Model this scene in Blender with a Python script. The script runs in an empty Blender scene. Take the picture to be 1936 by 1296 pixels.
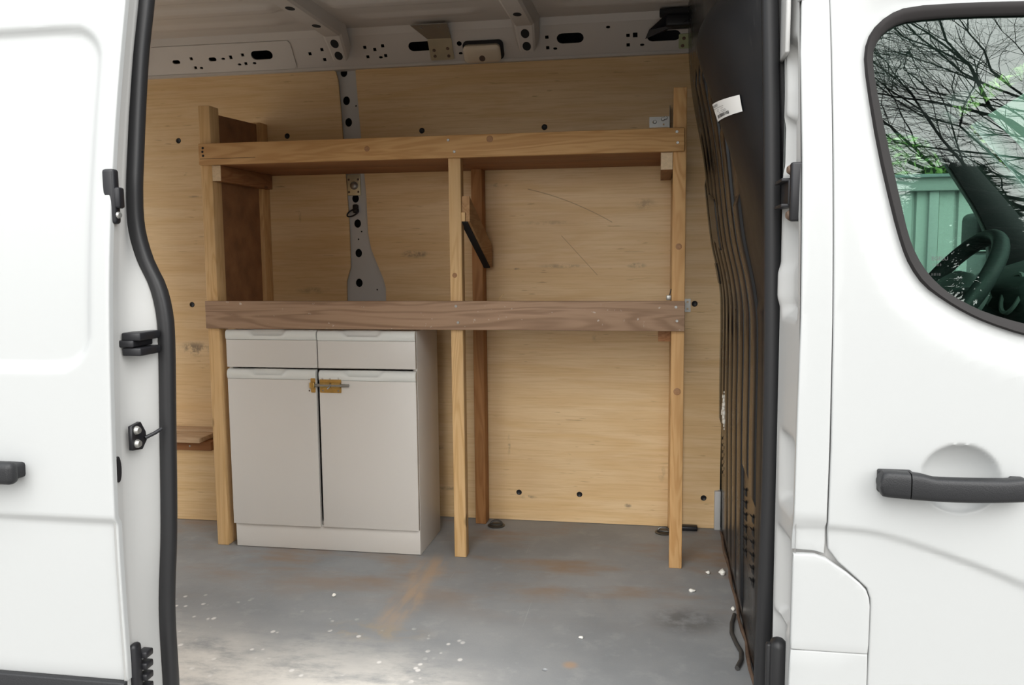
import bpy, bmesh, math, random
from mathutils import Vector, Matrix
random.seed(7)

# ------------------------------------------------------------------ camera, sky, exposure
sc = bpy.context.scene
cam_d = bpy.data.cameras.new('camera'); cam = bpy.data.objects.new('camera', cam_d)
sc.collection.objects.link(cam); sc.camera = cam
cam_d.sensor_fit = 'HORIZONTAL'; cam_d.sensor_width = 36.0
cam_d.lens = 1607.6 / 1936.0 * 36.0
cam_d.clip_start = 0.02; cam_d.clip_end = 300
_yaw, _pitch, _roll = 0.1710, 0.1030, -0.0092
_fw = Vector((-math.sin(_yaw)*math.cos(_pitch), math.cos(_yaw)*math.cos(_pitch), -math.sin(_pitch)))
_r = Vector((math.cos(_yaw), math.sin(_yaw), 0)); _u = _r.cross(_fw)
_r2 = _r*math.cos(_roll) + _u*math.sin(_roll); _u2 = _u*math.cos(_roll) - _r*math.sin(_roll)
cam.matrix_world = Matrix(((_r2.x, _u2.x, -_fw.x, 0.0), (_r2.y, _u2.y, -_fw.y, 0.0), (_r2.z, _u2.z, -_fw.z, 1.149), (0, 0, 0, 1)))

world = bpy.data.worlds.new('overcast_sky'); sc.world = world; world.use_nodes = True
wn = world.node_tree; wn.nodes.clear()
w_out = wn.nodes.new('ShaderNodeOutputWorld'); w_bg = wn.nodes.new('ShaderNodeBackground')
w_tc = wn.nodes.new('ShaderNodeTexCoord'); w_sx = wn.nodes.new('ShaderNodeSeparateXYZ')
w_mr = wn.nodes.new('ShaderNodeMapRange')          # overcast sky: zenith brighter than horizon, all the way round
w_mr.inputs['From Min'].default_value = 0.0; w_mr.inputs['From Max'].default_value = 1.0
w_mr.inputs['To Min'].default_value = 0.62; w_mr.inputs['To Max'].default_value = 1.5
wn.links.new(w_tc.outputs['Generated'], w_sx.inputs[0]); wn.links.new(w_sx.outputs['Z'], w_mr.inputs['Value'])
w_bg.inputs['Color'].default_value = (0.93, 0.97, 1.0, 1)
w_mul = wn.nodes.new('ShaderNodeMath'); w_mul.operation = 'MULTIPLY'; w_mul.inputs[1].default_value = 1.15
wn.links.new(w_mr.outputs[0], w_mul.inputs[0]); wn.links.new(w_mul.outputs[0], w_bg.inputs['Strength'])
wn.links.new(w_bg.outputs[0], w_out.inputs['Surface'])

sc.view_settings.view_transform = 'Standard'; sc.view_settings.look = 'None'
sc.view_settings.gamma = 1.0; sc.view_settings.exposure = 0.58; sc.view_settings.use_curve_mapping = False

sun_d = bpy.data.lights.new('sun_behind_cloud', 'SUN'); sun = bpy.data.objects.new('sun_behind_cloud', sun_d)
sc.collection.objects.link(sun); sun_d.energy = 4.8; sun_d.angle = math.radians(86); sun_d.color = (1.0, 0.97, 0.93)
sun.rotation_euler = (math.radians(57), 0, math.radians(20)); sun.location = (-3, -6, 9)

# ------------------------------------------------------------------ helpers
COL = sc.collection
def link(o, parent=None):
    COL.objects.link(o)
    if parent is not None:
        o.parent = parent
        if parent.type == 'EMPTY': o.matrix_parent_inverse = Matrix.Translation(-parent.location)
    return o
def tag(o, label=None, cat=None, group=None, kind=None):
    if label: o['label'] = label
    if cat: o['category'] = cat
    if group: o['group'] = group
    if kind: o['kind'] = kind
    return o
def thing(name, loc, label, cat, group=None, kind=None):
    o = bpy.data.objects.new(name, None); o.empty_display_size = 0.05; o.location = loc
    COL.objects.link(o); return tag(o, label, cat, group, kind)
def finish(name, bm, mat, parent=None, smooth=False, angle=35):
    me = bpy.data.meshes.new(name); bm.normal_update(); bm.to_mesh(me); bm.free()
    if mat is not None: me.materials.append(mat)
    if smooth:
        for p in me.polygons: p.use_smooth = True
        me.set_sharp_from_angle(angle=math.radians(angle))
    o = bpy.data.objects.new(name, me)
    return link(o, parent)
def mesh(name, vs, fs, mat, parent=None, smooth=False, angle=35):
    bm = bmesh.new(); V = [bm.verts.new(v) for v in vs]
    for f in fs:
        try: bm.faces.new([V[i] for i in f])
        except ValueError: pass
    return finish(name, bm, mat, parent, smooth, angle)
def add_box(bm, x0, x1, y0, y1, z0, z1, bev=0.0, rot=None, seg=2):
    c = Vector(((x0+x1)/2, (y0+y1)/2, (z0+z1)/2))
    r = bmesh.ops.create_cube(bm, size=1.0); vs = r['verts']
    for v in vs: v.co = Vector((v.co.x*(x1-x0), v.co.y*(y1-y0), v.co.z*(z1-z0)))
    if bev > 0:
        es = list({e for v in vs for e in v.link_edges})
        rb = bmesh.ops.bevel(bm, geom=es, offset=bev, segments=seg, affect='EDGES', profile=0.5)
        vs = list({v for f in rb['faces'] for v in f.verts} | {v for v in vs if v.is_valid})
    M = Matrix.Translation(c) @ (rot.to_4x4() if rot else Matrix.Identity(4))
    for v in vs: v.co = M @ v.co
    return vs
def box(name, x, y, z, mat, parent=None, bev=0.002, rot=None, seg=2):
    bm = bmesh.new(); add_box(bm, x[0], x[1], y[0], y[1], z[0], z[1], bev, rot, seg)
    return finish(name, bm, mat, parent, bev > 0, 50)
def add_tube(bm, pts, rad, n=8, cap=True, flat=None):
    pts = [Vector(p) for p in pts]; rings = []
    up = Vector((0, 0, 1))
    prev = None
    for i, p in enumerate(pts):
        t = (pts[min(i+1, len(pts)-1)] - pts[max(i-1, 0)])
        if t.length < 1e-9: t = Vector((0, 0, 1))
        t.normalize()
        if prev is None:
            a = t.orthogonal().normalized() if abs(t.dot(up)) > .95 else t.cross(up).normalized()
        else:
            a = (prev - t*prev.dot(t))
            a = a.normalized() if a.length > 1e-6 else t.orthogonal().normalized()
        prev = a; b = t.cross(a)
        r = rad[i] if isinstance(rad, (list, tuple)) else rad
        rings.append([bm.verts.new(p + a*math.cos(2*math.pi*k/n)*r + b*math.sin(2*math.pi*k/n)*r) for k in range(n)])
    for i in range(len(rings)-1):
        for k in range(n):
            bm.faces.new((rings[i][k], rings[i][(k+1) % n], rings[i+1][(k+1) % n], rings[i+1][k]))
    if cap:
        bm.faces.new(rings[0][::-1]); bm.faces.new(rings[-1])
def tube(name, pts, rad, mat, parent=None, n=10):
    bm = bmesh.new(); add_tube(bm, pts, rad, n); bmesh.ops.recalc_face_normals(bm, faces=bm.faces[:])
    return finish(name, bm, mat, parent, True, 50)
def add_lathe(bm, prof, M, n=16):
    """prof: (radius, height) pairs, revolved about local Z, placed with matrix M"""
    rings = []
    for r, h in prof:
        if r < 1e-6: rings.append([bm.verts.new(M @ Vector((0, 0, h)))])
        else: rings.append([bm.verts.new(M @ Vector((r*math.cos(2*math.pi*k/n), r*math.sin(2*math.pi*k/n), h))) for k in range(n)])
    for a, b in zip(rings, rings[1:]):
        for k in range(n):
            if len(a) == 1 and len(b) == 1: continue
            if len(a) == 1: bm.faces.new((a[0], b[k], b[(k+1) % n]))
            elif len(b) == 1: bm.faces.new((a[k], a[(k+1) % n], b[0]))
            else: bm.faces.new((a[k], a[(k+1) % n], b[(k+1) % n], b[k]))
def lathe(name, prof, loc, axis, mat, parent=None, n=16):
    bm = bmesh.new(); q = Vector((0, 0, 1)).rotation_difference(Vector(axis))
    add_lathe(bm, prof, Matrix.Translation(Vector(loc)) @ q.to_matrix().to_4x4(), n)
    bmesh.ops.recalc_face_normals(bm, faces=bm.faces[:])
    return finish(name, bm, mat, parent, True, 40)
def circ(cx, cy, rx, ry=None, n=16):
    ry = rx if ry is None else ry
    return [(cx+rx*math.cos(2*math.pi*k/n), cy+ry*math.sin(2*math.pi*k/n)) for k in range(n)]
def slot(cx, cy, w, h, n=6):
    r = h/2; out = []
    for k in range(n+1):
        a = -math.pi/2 + math.pi*k/n; out.append((cx+w/2-r+r*math.cos(a), cy+r*math.sin(a)))
    for k in range(n+1):
        a = math.pi/2 + math.pi*k/n; out.append((cx-w/2+r+r*math.cos(a), cy+r*math.sin(a)))
    return out
def rect(cx, cy, w, h): return [(cx-w/2, cy-h/2), (cx+w/2, cy-h/2), (cx+w/2, cy+h/2), (cx-w/2, cy+h/2)]
def rrect(x0, x1, y0, y1, r, n=5):
    out = []
    for (cx, cy, a0) in ((x1-r, y0+r, -90), (x1-r, y1-r, 0), (x0+r, y1-r, 90), (x0+r, y0+r, 180)):
        for k in range(n+1):
            a = math.radians(a0 + 90*k/n); out.append((cx+r*math.cos(a), cy+r*math.sin(a)))
    return out
def fill2d(loops, half=0.0):
    """flat plate with holes from 2-D loops: returns bmesh in local xy, thickness 2*half along z"""
    cu = bpy.data.curves.new('outline', 'CURVE'); cu.dimensions = '2D'; cu.fill_mode = 'BOTH' if half > 0 else 'BOTH'
    cu.extrude = half
    for lp in loops:
        s = cu.splines.new('POLY'); s.points.add(len(lp)-1)
        for p, q in zip(s.points, lp): p.co = (q[0], q[1], 0, 1)
        s.use_cyclic_u = True
    o = bpy.data.objects.new('outline', cu); COL.objects.link(o)
    dg = bpy.context.evaluated_depsgraph_get(); me = bpy.data.meshes.new_from_object(o.evaluated_get(dg))
    bpy.data.objects.remove(o); bpy.data.curves.remove(cu)
    bm = bmesh.new(); bm.from_mesh(me); bpy.data.meshes.remove(me)
    bmesh.ops.remove_doubles(bm, verts=bm.verts[:], dist=1e-5)
    return bm
def plate(name, loops, thick, fn, mat, parent=None):
    """fn maps (u, v, w) to world; w runs 0..thick"""
    bm = fill2d(loops, thick/2)
    for v in bm.verts: v.co = Vector(fn(v.co.x, v.co.y, v.co.z + thick/2))
    bmesh.ops.recalc_face_normals(bm, faces=bm.faces[:])
    return finish(name, bm, mat, parent)
def pdist(loop, x, z):
    best = 1e9; n = len(loop)
    for i in range(n):
        ax, az = loop[i]; bx, bz = loop[(i+1) % n]
        dx, dz = bx-ax, bz-az; L = dx*dx+dz*dz
        t = 0 if L == 0 else max(0, min(1, ((x-ax)*dx+(z-az)*dz)/L))
        d = (ax+t*dx-x)**2 + (az+t*dz-z)**2
        if d < best: best = d
    return math.sqrt(best)
def inside(loop, x, z):
    c = False; n = len(loop); j = n-1
    for i in range(n):
        xi, zi = loop[i]; xj, zj = loop[j]
        if (zi > z) != (zj > z) and x < (xj-xi)*(z-zi)/(zj-zi)+xi: c = not c
        j = i
    return c
def skin(name, loops, yfn, mat, parent=None, cell=0.02, thick=0.012, edge=0.003, edge_r=0.006, finer=None):
    """body panel: outline (x, z) with holes, cut into a grid, bent to y = yfn(x, z), then given thickness"""
    bm = fill2d(loops, 0.0)
    for axis in (0, 1):
        lo = min(v.co[axis] for v in bm.verts); hi = max(v.co[axis] for v in bm.verts)
        k = lo + cell
        while k < hi - 1e-4:
            nrm = Vector((1, 0, 0)) if axis == 0 else Vector((0, 1, 0)); co = nrm*k
            bmesh.ops.bisect_plane(bm, geom=bm.verts[:]+bm.edges[:]+bm.faces[:], plane_co=co, plane_no=nrm, dist=1e-6)
            step = cell
            if finer:
                for (ax, a, b, s) in finer:
                    if ax == axis and a <= k < b: step = s
            k += step
    for v in bm.verts: v.co = Vector((v.co.x, yfn(v.co.x, v.co.y), v.co.y))
    bmesh.ops.recalc_face_normals(bm, faces=bm.faces[:]); bm.normal_update()
    if sum(f.normal.y*f.calc_area() for f in bm.faces) > 0: bmesh.ops.reverse_faces(bm, faces=bm.faces[:])
    # returned edge: rolled over and turned in all the way round
    outw = {}
    for e in bm.edges:
        if len(e.link_faces) != 1: continue
        va, vb = e.verts; d = vb.co-va.co; nrm = Vector((d.z, 0, -d.x))
        if nrm.length < 1e-9: continue
        nrm.normalize(); c = e.link_faces[0].calc_center_median() - (va.co+vb.co)/2
        if nrm.x*c.x + nrm.z*c.z > 0: nrm = -nrm
        for v in (va, vb): outw.setdefault(v, []).append(nrm)
    prev = {v: v for v in outw}; edges = [e for e in bm.edges if len(e.link_faces) == 1]
    base = {v: v.co.copy() for v in outw}; dirs = {}
    for v, ns in outw.items():
        q = Vector((0, 0, 0))
        for nn in ns: q += nn
        dirs[v] = q.normalized() if q.length > 1e-6 else ns[0]
    for (o_, back) in ((edge*.45, edge*.12), (edge*.8, edge*.5), (edge*.9, edge), (edge*.9, max(thick, edge*1.3))):
        nxt = {v: bm.verts.new(base[v] + dirs[v]*o_ + Vector((0, back, 0))) for v in outw}
        for e in edges:
            va, vb = e.verts
            if va in nxt and vb in nxt:
                try: bm.faces.new((prev[va], prev[vb], nxt[vb], nxt[va]))
                except ValueError: pass
        prev = nxt
    bmesh.ops.recalc_face_normals(bm, faces=bm.faces[:]); bm.normal_update()
    if sum(f.normal.y*f.calc_area() for f in bm.faces) > 0: bmesh.ops.reverse_faces(bm, faces=bm.faces[:])
    return finish(name, bm, mat, parent, True, 50)
def grid(name, nu, nv, fn, mat, parent=None, smooth=True, angle=60, thick=0.0, flip=False):
    vs = [fn(i/(nu-1), j/(nv-1)) for i in range(nu) for j in range(nv)]
    fs = [(i*nv+j, (i+1)*nv+j, (i+1)*nv+j+1, i*nv+j+1) for i in range(nu-1) for j in range(nv-1)]
    if flip: fs = [f[::-1] for f in fs]
    o = mesh(name, vs, fs, mat, parent, smooth, angle)
    if thick:
        m = o.modifiers.new('thickness', 'SOLIDIFY'); m.thickness = thick; m.offset = -1
    return o
def lerp(a, b, t): return a+(b-a)*t
def sm(a, b, x):
    t = max(0.0, min(1.0, (x-a)/(b-a))); return t*t*(3-2*t)
def interp(x, xs, ys):
    if x <= xs[0]: return ys[0]
    for i in range(len(xs)-1):
        if x <= xs[i+1]: return lerp(ys[i], ys[i+1], (x-xs[i])/(xs[i+1]-xs[i]))
    return ys[-1]
def cinterp(x, xs, ys):
    """smooth (Catmull-Rom) interpolation"""
    if x <= xs[0]: return ys[0]
    if x >= xs[-1]: return ys[-1]
    for i in range(len(xs)-1):
        if x <= xs[i+1]:
            h = xs[i+1]-xs[i]; t = (x-xs[i])/h
            m0 = (ys[i+1]-ys[i-1])/(xs[i+1]-xs[i-1]) if i > 0 else (ys[i+1]-ys[i])/h
            m1 = (ys[i+2]-ys[i])/(xs[i+2]-xs[i]) if i+2 < len(xs) else (ys[i+1]-ys[i])/h
            return (2*t**3-3*t**2+1)*ys[i] + (t**3-2*t**2+t)*h*m0 + (-2*t**3+3*t**2)*ys[i+1] + (t**3-t**2)*h*m1
def text_mesh(name, body, size, M, mat, parent, depth=0.0003):
    cu = bpy.data.curves.new(name, 'FONT'); cu.body = body; cu.size = size; cu.extrude = depth
    cu.align_x = 'LEFT'
    o = bpy.data.objects.new(name, cu); COL.objects.link(o)
    dg = bpy.context.evaluated_depsgraph_get(); me = bpy.data.meshes.new_from_object(o.evaluated_get(dg))
    bpy.data.objects.remove(o); bpy.data.curves.remove(cu)
    for v in me.vertices:
        r = M(v.co) if callable(M) else M @ v.co
        v.co = r
    me.materials.append(mat)
    return link(bpy.data.objects.new(name, me), parent)

# ------------------------------------------------------------------ materials
def new_mat(name):
    m = bpy.data.materials.new(name); m.use_nodes = True
    nt = m.node_tree; b = nt.nodes['Principled BSDF']; return m, nt, b
def plain(name, col, rough=0.5, metal=0.0, coat=0.0, spec=0.5, noise=0.0, nscale=8.0, bump=0.0, bscale=60.0):
    m, nt, b = new_mat(name)
    b.inputs['Base Color'].default_value = (*col, 1); b.inputs['Roughness'].default_value = rough
    b.inputs['Metallic'].default_value = metal; b.inputs['Coat Weight'].default_value = coat
    b.inputs['Coat Roughness'].default_value = 0.08; b.inputs['Specular IOR Level'].default_value = spec
    if noise > 0 or bump > 0:
        tc = nt.nodes.new('ShaderNodeTexCoord')
    if noise > 0:
        n = nt.nodes.new('ShaderNodeTexNoise'); n.inputs['Scale'].default_value = nscale; n.inputs['Detail'].default_value = 6
        nt.links.new(tc.outputs['Object'], n.inputs['Vector'])
        mx = nt.nodes.new('ShaderNodeMix'); mx.data_type = 'RGBA'
        mx.inputs[6].default_value = (*[c*(1-noise) for c in col], 1); mx.inputs[7].default_value = (*[min(1, c*(1+noise)) for c in col], 1)
        nt.links.new(n.outputs['Fac'], mx.inputs[0]); nt.links.new(mx.outputs[2], b.inputs['Base Color'])
    if bump > 0:
        n2 = nt.nodes.new('ShaderNodeTexNoise'); n2.inputs['Scale'].default_value = bscale
        nt.links.new(tc.outputs['Object'], n2.inputs['Vector'])
        bp = nt.nodes.new('ShaderNodeBump'); bp.inputs['Strength'].default_value = bump; bp.inputs['Distance'].default_value = 0.002
        nt.links.new(n2.outputs['Fac'], bp.inputs['Height']); nt.links.new(bp.outputs[0], b.inputs['Normal'])
    return m
class NB:
    """tiny node builder"""
    def __init__(s, nt): s.nt = nt
    def n(s, t, **kw):
        x = s.nt.nodes.new(t)
        for k, v in kw.items(): setattr(x, k, v)
        return x
    def l(s, a, b): s.nt.links.new(a, b)
    def math(s, op, a, b=None, c=None, clamp=False):
        x = s.n('ShaderNodeMath', operation=op); x.use_clamp = clamp
        for i, v in enumerate((a, b, c)):
            if v is None: continue
            if isinstance(v, (int, float)): x.inputs[i].default_value = v
            else: s.l(v, x.inputs[i])
        return x.outputs[0]
    def mix(s, f, a, b):
        x = s.n('ShaderNodeMix', data_type='RGBA')
        for i, v in ((0, f), (6, a), (7, b)):
            if isinstance(v, (int, float)): x.inputs[i].default_value = v
            elif isinstance(v, tuple): x.inputs[i].default_value = (*v, 1)
            else: s.l(v, x.inputs[i])
        return x.outputs[2]
    def noise(s, vec, scale, detail=4, rough=0.5, dist=0.0):
        x = s.n('ShaderNodeTexNoise'); x.inputs['Scale'].default_value = scale; x.inputs['Detail'].default_value = detail
        x.inputs['Roughness'].default_value = rough; x.inputs['Distortion'].default_value = dist
        s.l(vec, x.inputs['Vector']); return x.outputs['Fac']
    def ramp(s, f, a, b):
        x = s.n('ShaderNodeMapRange'); x.inputs['From Min'].default_value = a; x.inputs['From Max'].default_value = b
        x.interpolation_type = 'SMOOTHSTEP'; s.l(f, x.inputs['Value']); return x.outputs[0]
    def map(s, vec, scale=(1, 1, 1), loc=(0, 0, 0), rot=(0, 0, 0)):
        x = s.n('ShaderNodeMapping'); x.inputs['Scale'].default_value = scale; x.inputs['Location'].default_value = loc
        x.inputs['Rotation'].default_value = rot; s.l(vec, x.inputs['Vector']); return x.outputs[0]
    def sep(s, vec):
        x = s.n('ShaderNodeSeparateXYZ'); s.l(vec, x.inputs[0]); return x.outputs
def wood(name, axis, light, dark, ring=9.0, rough=0.6, contrast=1.0, fine=1.0, scratch=0.0):
    """sawn timber; axis is the grain direction"""
    m, nt, b = new_mat(name); k = NB(nt)
    tc = k.n('ShaderNodeTexCoord'); oi = k.n('ShaderNodeObjectInfo')
    off = k.n('ShaderNodeVectorMath', operation='SCALE'); comb = k.n('ShaderNodeCombineXYZ')
    for i in range(3): k.l(oi.outputs['Random'], comb.inputs[i])
    k.l(comb.outputs[0], off.inputs[0]); off.inputs['Scale'].default_value = 13.0
    add = k.n('ShaderNodeVectorMath', operation='ADD'); k.l(tc.outputs['Object'], add.inputs[0]); k.l(off.outputs[0], add.inputs[1])
    s = [ring]*3; s[axis] = ring*0.09; s2 = [140.0]*3; s2[axis] = 5.0
    n1 = k.noise(k.map(add.outputs[0], tuple(s)), 1.6, 3, 0.5, 0.6)
    w = k.math('FRACT', k.math('MULTIPLY', n1, 9.0))
    w = k.math('ABSOLUTE', k.math('SUBTRACT', k.math('MULTIPLY', w, 2.0), 1.0))
    w = k.ramp(w, 0.15, 1.0)
    f = k.noise(k.map(add.outputs[0], tuple(s2)), 1.0, 3)
    g = k.math('ADD', k.math('MULTIPLY', w, 0.55*contrast), k.math('MULTIPLY', f, 0.45*fine), clamp=True)
    col = k.mix(g, light, dark)
    big = k.noise(add.outputs[0], 3.0, 2)
    col = k.mix(k.math('MULTIPLY', k.ramp(big, 0.35, 0.75), 0.35), col, tuple(c*0.72 for c in light))
    # small knots and dents
    vo = k.n('ShaderNodeTexVoronoi'); s3 = [5.0]*3; s3[axis] = 2.2
    k.l(k.map(add.outputs[0], tuple(s3)), vo.inputs['Vector']); vo.inputs['Scale'].default_value = 1.0
    kn = k.ramp(vo.outputs['Distance'], 0.075, 0.045)
    col = k.mix(k.math('MULTIPLY', kn, 0.75), col, tuple(c*0.35 for c in dark))
    if scratch > 0:
        sp = k.noise(add.outputs[0], 55, 2); col = k.mix(k.math('MULTIPLY', k.ramp(sp, 0.70, 0.76), scratch), col, (0.75, 0.72, 0.66))
    k.l(col, b.inputs['Base Color']); b.inputs['Roughness'].default_value = rough; b.inputs['Specular IOR Level'].default_value = 0.3
    bp = k.n('ShaderNodeBump'); bp.inputs['Strength'].default_value = 0.25; bp.inputs['Distance'].default_value = 0.002
    k.l(f, bp.inputs['Height']); k.l(bp.outputs[0], b.inputs['Normal'])
    return m
PL, PD = (0.60, 0.36, 0.155), (0.40, 0.20, 0.065)
M_pine_x = wood('pine_board', 0, PL, PD)
M_pine_z = wood('pine_post', 2, (0.62, 0.38, 0.17), (0.43, 0.22, 0.075))
M_pine_pale = wood('pale_pine_post', 2, (0.70, 0.47, 0.24), (0.52, 0.31, 0.12))
M_pine_red = wood('reddish_pine_post', 2, (0.47, 0.23, 0.085), (0.30, 0.125, 0.04))
M_cleat = wood('dark_cleat', 1, (0.33, 0.155, 0.062), (0.21, 0.085, 0.032))
M_endgrain = plain('pale_end_grain', (0.62, 0.47, 0.30), 0.75, noise=0.25, nscale=90, bump=0.4, bscale=300)
M_aged = wood('weathered_board', 0, (0.40, 0.262, 0.170), (0.225, 0.135, 0.082), 7.0, 0.7, 1.15, 0.9, 0.4)
M_brown = wood('brown_shelf_board', 0, (0.34, 0.155, 0.062), (0.21, 0.08, 0.03), 4.0, 0.65, 0.7, 1.2)
M_chip = plain('brown_chipboard', (0.235, 0.105, 0.042), 0.7, noise=0.55, nscale=14, bump=0.5, bscale=180)
M_ledge = wood('worn_plank', 0, (0.62, 0.44, 0.28), (0.42, 0.26, 0.14), 7, 0.7)

def ply_material():
    m, nt, b = new_mat('birch_plywood'); k = NB(nt)
    tc = k.n('ShaderNodeTexCoord'); P = tc.outputs['Object']; X, Y, Z = k.sep(P)
    n1 = k.noise(k.map(P, (0.9, 1, 7.0)), 1.5, 5, 0.55, 1.2)
    n2 = k.noise(k.map(P, (6.0, 1, 160.0)), 1.0, 3, 0.6)
    n3 = k.noise(k.map(P, (1.0, 1, 1.2)), 1.7, 3)
    col = k.mix(k.ramp(n1, 0.3, 0.72), (0.70, 0.475, 0.235), (0.77, 0.565, 0.325))
    col = k.mix(k.math('MULTIPLY', k.ramp(n2, 0.35, 0.8), 0.42), col, (0.50, 0.29, 0.115))
    col = k.mix(k.math('MULTIPLY', k.ramp(n3, 0.42, 0.75), 0.3), col, (0.60, 0.40, 0.21))
    # short dark veneer flecks
    f1 = k.noise(k.map(P, (14.0, 1, 120.0)), 1.0, 1)
    f2 = k.noise(P, 4.5, 2)
    fl = k.math('MULTIPLY', k.ramp(f1, 0.70, 0.78), k.ramp(f2, 0.42, 0.62))
    col = k.mix(k.math('MULTIPLY', fl, 0.45), col, (0.24, 0.13, 0.055))
    # scuff marks left by cargo: (x, z, half width, half height, strength)
    wob = k.noise(P, 26, 4, 0.7)
    for (sx, sz, hw, hh, st) in ((-2.08, .735, .10, .045, .75), (-1.03, 1.155, .075, .022, .8), (-.66, 1.44, .05, .012, .7), (-.40, 1.10, .12, .012, .45),
                                 (-.09, 1.10, .05, .016, .55), (-.06, 1.35, .06, .03, .4), (-.55, .105, .05, .012, .75), (-.12, .085, .02, .012, .7), (-1.10, .62, .12, .05, .3),
                                 (-.60, 1.09, .03, .006, .9), (-.45, 1.28, .16, .012, .3), (-1.55, 1.33, .01, .05, .35), (-.9, .13, .06, .012, .6), (-.95, .31, .04, .015, .6),
                                 (-1.5, 1.0, .10, .02, .35), (-.63, .33, .01, .06, .5), (.02, .23, .02, .05, .3), (-.25, .8, .03, .03, .35), (-2.05, 1.42, .06, .006, .5), (-2.0, 1.12, .05, .005, .5)):
        dx = k.math('DIVIDE', k.math('SUBTRACT', X, sx), hw); dz = k.math('DIVIDE', k.math('SUBTRACT', Z, sz), hh)
        r = k.math('SQRT', k.math('ADD', k.math('MULTIPLY', dx, dx), k.math('MULTIPLY', dz, dz)))
        mk = k.math('MULTIPLY', k.ramp(r, 1.0, 0.25), k.ramp(wob, 0.40, 0.62))
        col = k.mix(k.math('MULTIPLY', mk, st), col, (0.15, 0.105, 0.075))
    # a thin curved pencil-like scratch
    for (x0, z0, a, bq, xa, xb) in ((-.52, 1.415, -.25, -.5, -.54, -.19), (-.34, 1.16, -1.1, 0.0, -.40, -.25)):
        dx = k.math('SUBTRACT', X, x0)
        zz = k.math('ADD', k.math('ADD', k.math('MULTIPLY', dx, a), k.math('MULTIPLY', k.math('MULTIPLY', dx, dx), bq)), z0)
        d = k.math('ABSOLUTE', k.math('SUBTRACT', Z, zz))
        mk = k.math('MULTIPLY', k.ramp(d, 0.003, 0.0008), k.math('MULTIPLY', k.math('GREATER_THAN', X, xa), k.math('LESS_THAN', X, xb)))
        col = k.mix(k.math('MULTIPLY', mk, 0.55), col, (0.2, 0.12, 0.06))
    k.l(col, b.inputs['Base Color']); b.inputs['Roughness'].default_value = 0.5; b.inputs['Specular IOR Level'].default_value = 0.35
    return m
M_ply = ply_material()

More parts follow.
